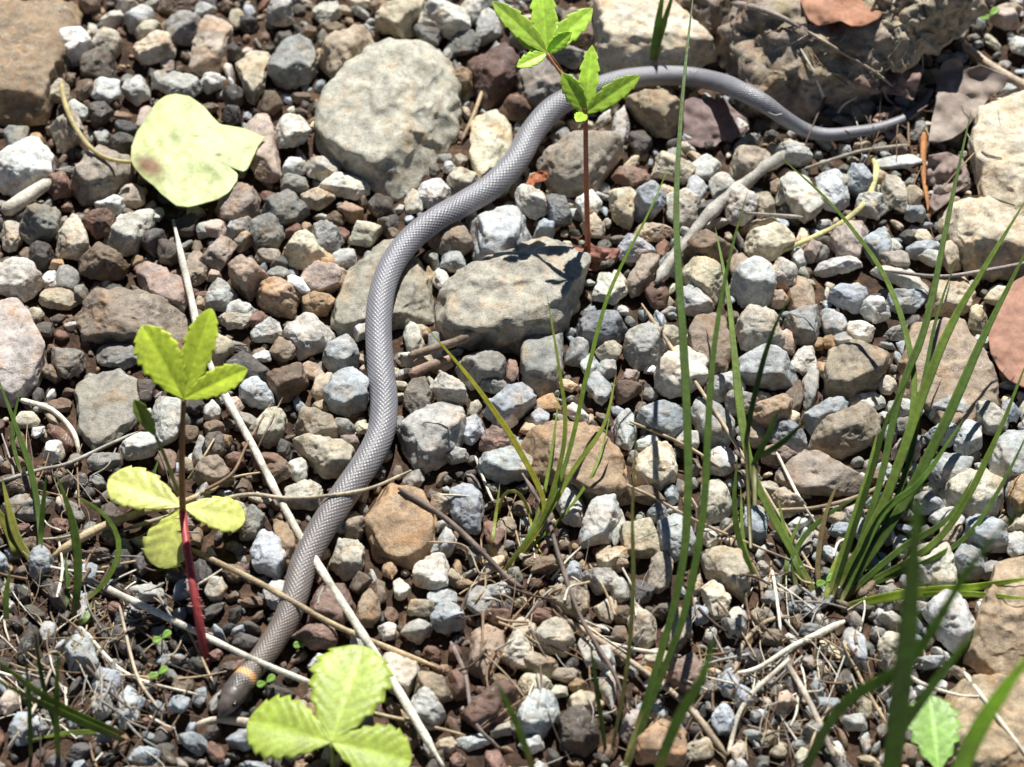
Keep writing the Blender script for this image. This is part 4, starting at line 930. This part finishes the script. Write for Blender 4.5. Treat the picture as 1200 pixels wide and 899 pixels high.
D8 = [(1000, 95), (1030, 72), (1062, 70), (1082, 78), (1078, 95), (1070, 118), (1055, 112), (1030, 108)]
flat_leaf('dead_leaf', D8, local_top(D8, 60)+.003, M_DEAD, leafc((.20, .13, .11), (.32, .22, .18), 12), 'brown shredded dead leaf under the boulder by the tail', 'dead leaf', gy=-.004, curl=.002, rip=.003, seed=12)
D9 = [(1030, 128), (1048, 124), (1062, 128), (1058, 142), (1040, 150), (1022, 142)]
flat_leaf('dead_leaf', D9, local_top(D9, 40)+.001, M_DEAD, leafc((.38, .22, .17), (.50, .36, .28), 13), 'small pinkish dead leaf scrap behind the thin tail', 'dead leaf', curl=.001, rip=.003, seed=13, dens=50, nring=8)
BVH = BVHTree.FromPolygons(np.concatenate(bvh_v).tolist(), np.concatenate(bvh_f).tolist(), epsilon=0)

# ------------------------------------------------------------------ seedlings
def leaflet(name, parent, B, Tp, wid, col, teeth=7, fold=.18, droop=.08, obov=.62, edge=.13, ripple=.016, nhint=None, nu=72, nv=15, vein=.16):
    B, Tp = np.asarray(B), np.asarray(Tp); D = Tp-B; L = np.linalg.norm(D); D = D/L
    nh = np.array(nhint) if nhint is not None else np.array((0, -.25, 1.0))-FW*.6
    Sx = np.cross(D, nh); Sx /= np.linalg.norm(Sx); Nz = np.cross(Sx, D)
    u = np.linspace(0, 1, nu)[:, None]; v = np.linspace(-1, 1, nv)[None, :]; av = np.abs(v)
    pk = obov; prof = (np.clip(u, 1e-4, 1)/pk)**(pk*1.5)*((1-np.clip(u, 0, .9999))/(1-pk))**((1-pk)*1.5)
    saw = (u*teeth) % 1; tooth = 1-edge+edge*2*(1-saw)*np.clip(u*6, 0, 1)*np.clip((1-u)*8, .3, 1)
    hw = wid*.5*prof*(1+(tooth-1)*(av**4))
    ph = 2*math.pi*teeth*(u-.28*av)
    along = u*L+.0*av
    up = fold*av*hw - droop*L*u*u + ripple*wid*.5*np.sin(ph)*np.clip(av*1.6, 0, 1)*np.clip(prof*1.5, 0, 1) - .10*hw*av**3
    X = B+D*along[..., None]*np.ones_like(v)[..., None]+Sx*(v*hw)[..., None]+Nz*(up*np.ones_like(v))[..., None]+D*((.12*hw*av)[..., None])*np.clip((1-u)*3, 0, 1)[..., None]
    V = X.reshape(-1, 3); idx = np.arange(nu*nv).reshape(nu, nv)
    F = np.stack([idx[:-1, :-1], idx[:-1, 1:], idx[1:, 1:], idx[1:, :-1]], -1).reshape(-1, 4)
    c = np.array(col)[None, None, :]*(1+vein*np.exp(-(av/.07)**2)+vein*.7*np.clip(np.cos(ph)-.6, 0, 1)*2.5*.6-vein*.3)[..., None]
    o_ = X[0, nv//2]
    ob = link(name, mesh(name, V-o_, F, M_LEAF, c.reshape(-1, 3)), parent, tuple(o_))
    md = ob.modifiers.new('thickness', 'SOLIDIFY'); md.thickness = .00022; md.offset = 0
    return ob
def stem(parent, W, w0, w1, col, name='stem', mat=None, flat=1.0):
    n = max(10, len(W)*5); Wd = smooth(W, n)
    me, O = tube_mesh(name, Wd, np.linspace(w0, w1, n), mat or M_LEAF, flat=flat, cols=col); return link(name, me, parent, tuple(O)), Wd
LIME, YG = (.54, .76, .10), (.80, .82, .24)
# red-stemmed seedling with two whorls
B0 = surf(689, 292); B0[2] -= .001
pa_ = thing('seedling', B0, 'upright seedling with red stem and two whorls of green leaflets', 'seedling')
yb = B0[1]
w1_ = PV(686, 133, yb+.012); w2_ = PV(641, 62, yb+.030)
stem(pa_, [B0, PV(687, 215, yb+.006), w1_], .0019, .0016, (.50, .20, .11))
stem(pa_, [w1_, PV(672, 105, yb+.018), w2_], .0021, .0016, (.50, .26, .13))
def whorl(par, Bp, tips, Y, cols=LIME, obov=.5, teeth=5):
    for tx, ty, wd, dy in tips:
        T_ = PV(tx, ty, Y+dy); leaflet('leaflet', par, Bp, T_, wd*mpp(T_), np.array(cols)*rng.uniform(.85, 1.15), teeth=teeth, obov=obov, edge=.13, fold=.26)
whorl(pa_, w1_, [(694, 52, 23, .018), (748, 88, 26, .004), (660, 86, 24, .006), (676, 141, 15, -.006)], w1_[1])
whorl(pa_, w2_, [(578, 0, 26, .012), (634, -22, 30, .02), (694, 8, 28, .012), (606, 77, 18, -.006), (606, 42, 16, .004), (668, 38, 18, 0), (650, 20, 26, .014)], w2_[1])
# strawberry seedling at the left
B1 = surf(243, 786); B1[2] -= .006
pb_ = thing('strawberry_seedling', B1, 'strawberry seedling with lime upper leaflets and yellowing lower ones', 'seedling')
nd = PV(214, 600, B1[1]+.045)
st_o, Wd = stem(pb_, [B1, PV(232, 720, B1[1]+.012), PV(221, 655, B1[1]+.028), nd], .0029, .0024, (.55, .10, .10), name='hairy_stem')
hv, hf, hn = [], [], 0
for k in range(90):
    c0 = Wd[rng.randrange(2, len(Wd)-1)]; a = rng.uniform(0, 6.28)
    d_ = np.array((math.cos(a), -.4*abs(math.sin(a)), .5*math.sin(a))); V, F, cc, O, ca, cb = tube(np.array([c0, c0+d_*.0015, c0+d_*.0027]), [.0004, .0003, .00012], sides=4)
    hv.append(V+O-B1); hf.append(F+hn); hn += len(V)
hm = link('stem_hairs', mesh('stem_hairs', np.concatenate(hv), np.concatenate(hf), M_LEAF, (.75, .4, .36)), st_o); hm.location = Vector(B1)-st_o.matrix_basis.translation-pb_.location
n2 = PV(215, 468, nd[1]+.010)
stem(pb_, [nd, PV(213, 540, nd[1]+.004), n2], .0021, .0015, (.33, .19, .08))
for tx, ty, wd, dy in [(167, 382, 46, .016), (246, 362, 34, .020), (287, 432, 30, .004)]:
    T_ = PV(tx, ty, n2[1]+dy); leaflet('leaflet', pb_, n2, T_, wd*mpp(T_)*1.1, (.66, .78, .08), teeth=7, obov=.58, edge=.09, fold=.3)
n3 = PV(183, 512, nd[1]+.004)
stem(pb_, [PV(208, 575, nd[1]), PV(195, 540, nd[1]+.002), n3], .0013, .0010, (.34, .36, .12))
leaflet('leaf_bud', pb_, n3, PV(158, 470, nd[1]+.008), 17*mpp(n3), (.33, .42, .06), teeth=4, obov=.6, fold=.6)
nl = P(214, 594, nd[2]-.004)
for tx, ty, wd, dz in [(127, 558, 52, .003), (288, 606, 44, -.004), (183, 664, 54, -.009)]:
    T_ = P(tx, ty, nl[2]+dz); leaflet('leaflet', pb_, nl, T_, wd*mpp(T_)*1.05, YG, teeth=5, obov=.64, edge=.08, fold=.12, nhint=(0, -.1, 1), vein=.1)
# trifoliate leaf at the near edge
B2 = P(392, 960, 0.0); Ht = .020
pc_ = thing('strawberry_leaf', B2, 'bright green trifoliate strawberry leaf near the snake head', 'leaf')
hub = P(388, 870, Ht)
stem(pc_, [B2, P(390, 910, .012), hub], .0018, .0014, (.30, .32, .08))
for tx, ty, wd, dz in [(424, 752, 86, .004), (290, 842, 74, .001), (482, 890, 66, -.001)]:
    T_ = P(tx, ty, Ht+dz); leaflet('leaflet', pc_, hub, T_, wd*mpp(T_)*1.08, (.50, .62, .10), teeth=7, obov=.6, edge=.08, fold=.14, nhint=(0, -.15, 1), vein=.2)
B3 = P(1105, 930, 0.0)
pd_ = thing('scalloped_leaf', B3, 'single scalloped green leaflet on the flat ochre slab', 'leaf')
hb3 = P(1100, 905, .018); stem(pd_, [B3, hb3], .0018, .0014, (.3, .32, .08))
leaflet('leaflet', pd_, hb3, P(1090, 812, .022), 62*mpp(hb3), (.36, .58, .14), teeth=6, obov=.6, edge=.16, fold=.2, nhint=(0, -.15, 1), vein=.3)
# tiny sprouts
for k, (x, y, lab) in enumerate([(190, 754, 'tiny green sprout beside the hairy red stem'), (186, 796, 'tiny green sprout between pebbles and the snake head'), (1160, 24, 'tiny pale sprout in the dark gap behind the boulder'),
                               (355, 760, 'tiny green sprout beside the snake neck'), (312, 806, 'tiny green sprout between the snake head and bright leaf'), (968, 688, 'tiny green sprout inside the thick tuft')]):
    b_ = surf(x, y); t_ = thing('sprout', b_, lab, 'sprout', 'tiny sprouts in the soil'); top = P(x, y-6, b_[2]+.004)
    stem(t_, [b_, top], .0005, .0004, (.3, .4, .1))
    for sx, sy in ((-11, 3), (10, -9)):
        T_ = P(x+sx, y-6+sy, top[2]+.0008); leaflet('seed_leaf', t_, top, T_, 9*mpp(T_), (.30, .50, .10), teeth=1, edge=0, obov=.6, nu=16, nv=7)

# ------------------------------------------------------------------ grass
def blade(par, pts, wpx, lean, col, tipw=.25, name='blade', base=None, curve=1.6, z0=None, flat=.22):
    bx, by = pts[0]
    Bp = surf(bx, by) if base is None else np.asarray(base)
    L = np.r_[0, np.cumsum([math.dist(pts[i], pts[i+1]) for i in range(len(pts)-1)])]; L /= L[-1]
    n = max(14, int(sum(math.dist(pts[i], pts[i+1]) for i in range(len(pts)-1))/12))
    p2 = smooth(np.array([(x, y, l) for (x, y), l in zip(pts, L)]), n)
    Wd = [Bp-np.array((0, 0, .001))]
    yend = P(pts[-1][0], pts[-1][1])[1]-Bp[1]
    fr = min(max(lean/yend, 0), .8) if yend > .004 and lean > 0 else 0
    for x, y, t in p2[1:]:
        yg = P(x, y)[1]; Y = Bp[1]+(yg-Bp[1])*fr if lean > 0 else Bp[1]+lean*t
        q_ = PV(x, y, min(Y, yg)); sp_ = surf(x, y)
        off_ = max(.0012, wpx*.00022)
        if base is None and (q_-CP)@FW > (sp_-CP)@FW-off_: q_ = sp_-ray(x, y)*off_*min(1, 4*t)
        Wd.append(q_)
    Wd = np.array(Wd)
    if base is None and len(Wd) > 6:
        for _ in range(2): Wd[1:-1] = (Wd[:-2]+2*Wd[1:-1]+Wd[2:])/4
    t = np.linspace(0, 1, n); mm = np.array([mpp(p) for p in Wd])
    prof = np.clip(.75+.8*t, 0, 1)*np.clip(((1-t)/.45), 0, 1)**.7*(1-tipw*.3)+.03
    cc = np.array(col)[None, :]*(.85+.3*t[:, None]); cc = cc*(1+.12*vnoise(np.stack([t*9, np.full(n, bx*.13), np.zeros(n)], -1), 2)[:, None])
    cc[:max(2, n//12)] = cc[:max(2, n//12)]*.5+.5*np.array((.45, .36, .16))
    me, O = tube_mesh(name, Wd, wpx*mm*prof*.86, M_GRASS, flat=flat, sides=10, cols=cc, fold=.35, jag=.10, seed=int(bx+by))
    return link(name, me, par, tuple(O))
GR, GR2, GY, GD = (.115, .185, .035), (.20, .285, .05), (.38, .44, .08), (.17, .29, .05)
def tuft(name, base, label, blades, cat='grass', default_lean=.06):
    b = surf(*base); t = thing(name, b, label, cat, 'grass growing among the stones')
    for q in blades:
        pts, wd, lean, col = q[:4]
        blade(t, pts, wd, lean, col, base=q[4] if len(q) > 4 else None)
    return t
tuft('grass_tuft', (735, 875), 'pair of tall dark green blades with a dry stalk, arching past the snake', [
    ([(731, 903), (790, 710), (806, 590), (803, 440), (794, 300), (793, 220), (801, 100), (814, -20)], 12, .235, GR),
    ([(733, 903), (770, 805), (803, 715), (824, 600), (832, 460), (842, 370), (858, 290), (876, 225)], 11, .150, GR),
    ([(716, 884), (734, 790), (742, 690), (741, 600), (746, 498)], 6.5, .075, (.20, .20, .06)),
    ([(710, 880), (701, 820), (691, 750)], 7, .02, GR2)])
tuft('grass_tuft', (592, 668), 'small thin yellow-green tuft between the bluish stones', [
    ([(586, 672), (630, 620), (652, 560), (663, 500), (655, 430), (640, 340)], 6.5, .065, GY),
    ([(590, 668), (640, 600), (668, 525), (690, 430), (715, 340), (760, 250), (786, 190)], 6.5, .11, (.26, .38, .06)),
    ([(592, 666), (640, 605), (675, 545), (708, 500), (722, 438)], 8, .05, GY),
    ([(605, 655), (640, 600), (610, 530), (575, 476), (540, 430), (496, 380)], 8.5, .065, (.42, .40, .05)),
    ([(610, 650), (660, 605), (700, 545), (716, 480)], 4.5, .05, (.28, .38, .07)),
    ([(600, 660), (632, 600), (648, 520), (655, 460)], 5, .05, (.30, .40, .07)),
    ([(575, 652), (580, 612), (586, 566)], 5, .02, GY),
    ([(584, 600), (590, 576), (606, 574), (620, 598), (625, 632), (637, 652)], 5, -.004, (.52, .50, .12))])
tuft('grass_tuft', (978, 702), 'thick green tuft of many broad blades beside the ochre rock', [
    ([(972, 706), (1035, 590), (1075, 480), (1110, 390), (1150, 320), (1205, 230)], 14, .12, GR2),
    ([(980, 706), (1050, 605), (1110, 490), (1150, 400), (1210, 280)], 15, .11, GR),
    ([(990, 690), (1030, 570), (1055, 460), (1085, 380), (1112, 250), (1138, 130)], 11, .15, GR),
    ([(985, 696), (1050, 560), (1071, 470), (1064, 400), (1035, 320), (975, 240), (912, 182)], 9, .14, GR2),
    ([(975, 702), (1018, 565), (1040, 490), (1068, 440)], 9, .05, GR),
    ([(1000, 690), (1060, 560), (1082, 450), (1098, 370), (1122, 300)], 8, .10, GR),
    ([(1000, 692), (1100, 632), (1160, 530), (1205, 420)], 10, .06, GR2),
    ([(1000, 694), (1120, 640), (1170, 575), (1208, 500)], 8, .05, GR),
    ([(985, 706), (1035, 600), (1075, 570), (1120, 505), (1130, 490)], 10, .05, GD),
    ([(985, 712), (1060, 696), (1130, 690), (1215, 676)], 15, .012, (.36, .48, .05)),
    ([(1060, 698), (1130, 696), (1210, 702)], 9, .006, (.33, .45, .06)),
    ([(968, 704), (990, 640), (1015, 560), (1030, 500)], 9, .05, GR2),
    ([(962, 706), (958, 660), (968, 600), (985, 560)], 8, .04, (.22, .17, .07)),
    ([(966, 710), (975, 670), (988, 640)], 8, .02, GY),
    ([(990, 700), (1060, 640), (1110, 610), (1140, 560)], 10, .04, GR)])
tuft('grass_tuft', (945, 690), 'narrow green shoots growing beside the thick tuft', [
    ([(958, 700), (925, 640), (888, 570), (872, 510), (862, 430), (854, 350), (838, 265)], 12, .13, GR2),
    ([(888, 684), (868, 640), (860, 590), (864, 540)], 9, .03, GR),
    ([(890, 684), (872, 640), (868, 570)], 6, .03, GR2),
    ([(945, 694), (922, 630), (912, 585)], 8, .03, GR2),
    ([(872, 530), (885, 460), (905, 390), (926, 348)], 8, .05, GR, PV(880, 640, P(880, 690)[1])),
    ([(880, 540), (912, 522), (946, 492)], 9, .02, GR, PV(885, 590, P(885, 690)[1])),
    ([(880, 550), (900, 510), (914, 478)], 9, .02, GD, PV(885, 590, P(885, 690)[1])),
    ([(935, 695), (930, 650), (960, 610), (1010, 580)], 8, .04, GR),
    ([(920, 690), (925, 640), (940, 605)], 7, .03, GR2)])
tuft('grass_tuft', (85, 726), 'stubby cut green grass beside the yellowing strawberry leaflets', [
    ([(86, 730), (92, 670), (85, 610), (66, 556)], 13, .03, GR2),
    ([(48, 650), (45, 600), (36, 550), (15, 490), (-5, 436)], 9, .06, GR),
    ([(46, 650), (50, 600), (54, 556)], 8, .02, GR),
    ([(95, 705), (118, 690), (137, 660), (140, 630), (120, 600), (84, 578)], 8, .03, GR2),
    ([(8, 730), (7, 700), (12, 668)], 9, .012, GR2),
    ([(68, 722), (80, 700), (76, 650)], 7, .02, GR),
    ([(88, 730), (100, 726), (108, 706)], 9, .006, (.3, .4, .12)),
    ([(26, 560), (14, 510), (24, 455)], 6, .03, GR),
    ([(24, 660), (10, 620), (-8, 590)], 16, .02, (.26, .27, .05)),
    ([(40, 660), (20, 630), (2, 560)], 12, .03, (.30, .30, .06))])
tuft('grass_tuft', (176, 622), 'single short blade piercing the yellowing strawberry leaflet', [([(163, 600), (174, 572), (187, 536)], 7, .02, GR)])
tuft('grass_tuft', (764, 78), 'two short green blades rooted behind the snake', [
    ([(764, 73), (768, 45), (779, -20)], 10, .01, (.20, .32, .05)), ([(767, 73), (773, 45), (791, -15)], 9, .01, GR2)])
# near grass, rooted just this side of the view and out of focus
bq = P(140, 900)
tuft('grass_tuft', (130, 866), 'arching green blades with yellow bases near the stubble', [
    ([(150, 862), (90, 838), (40, 808), (-10, 770)], 12, -.012, GR2), ([(148, 868), (80, 840), (30, 815), (-10, 795)], 11, -.01, GR2),
    ([(68, 890), (66, 830), (68, 760)], 9, .01, GR2), ([(36, 890), (34, 820), (29, 760)], 7, .01, GR), ([(70, 870), (50, 800), (40, 735)], 7, .02, GR), ([(145, 860), (90, 858), (30, 868)], 7, .0, (.3, .4, .08))])
tuft('grass_tuft', (800, 895), 'out-of-focus green blades in front of the reddish stones', [
    ([(770, 905), (795, 842), (822, 795), (838, 745)], 17, -.03, (.2, .34, .05), P(760, 960)), ([(622, 892), (606, 850), (580, 795)], 11, -.02, (.22, .34, .06), P(640, 960))])
tuft('grass_tuft', (1060, 898), 'tall out-of-focus blades in front of the ochre slabs', [
    ([(1035, 960), (1048, 870), (1062, 760), (1072, 640), (1076, 545)], 32, -.05, GD, P(1030, 1010)),
    ([(1105, 960), (1138, 872), (1175, 810), (1225, 745)], 30, -.05, (.46, .66, .09), P(1090, 1010)),
    ([(930, 930), (985, 830), (1070, 770), (1140, 660), (1215, 575)], 18, -.04, GD, P(920, 990)),
    ([(1040, 880), (1095, 800), (1150, 730)], 16, -.03, GD, P(1030, 980))])
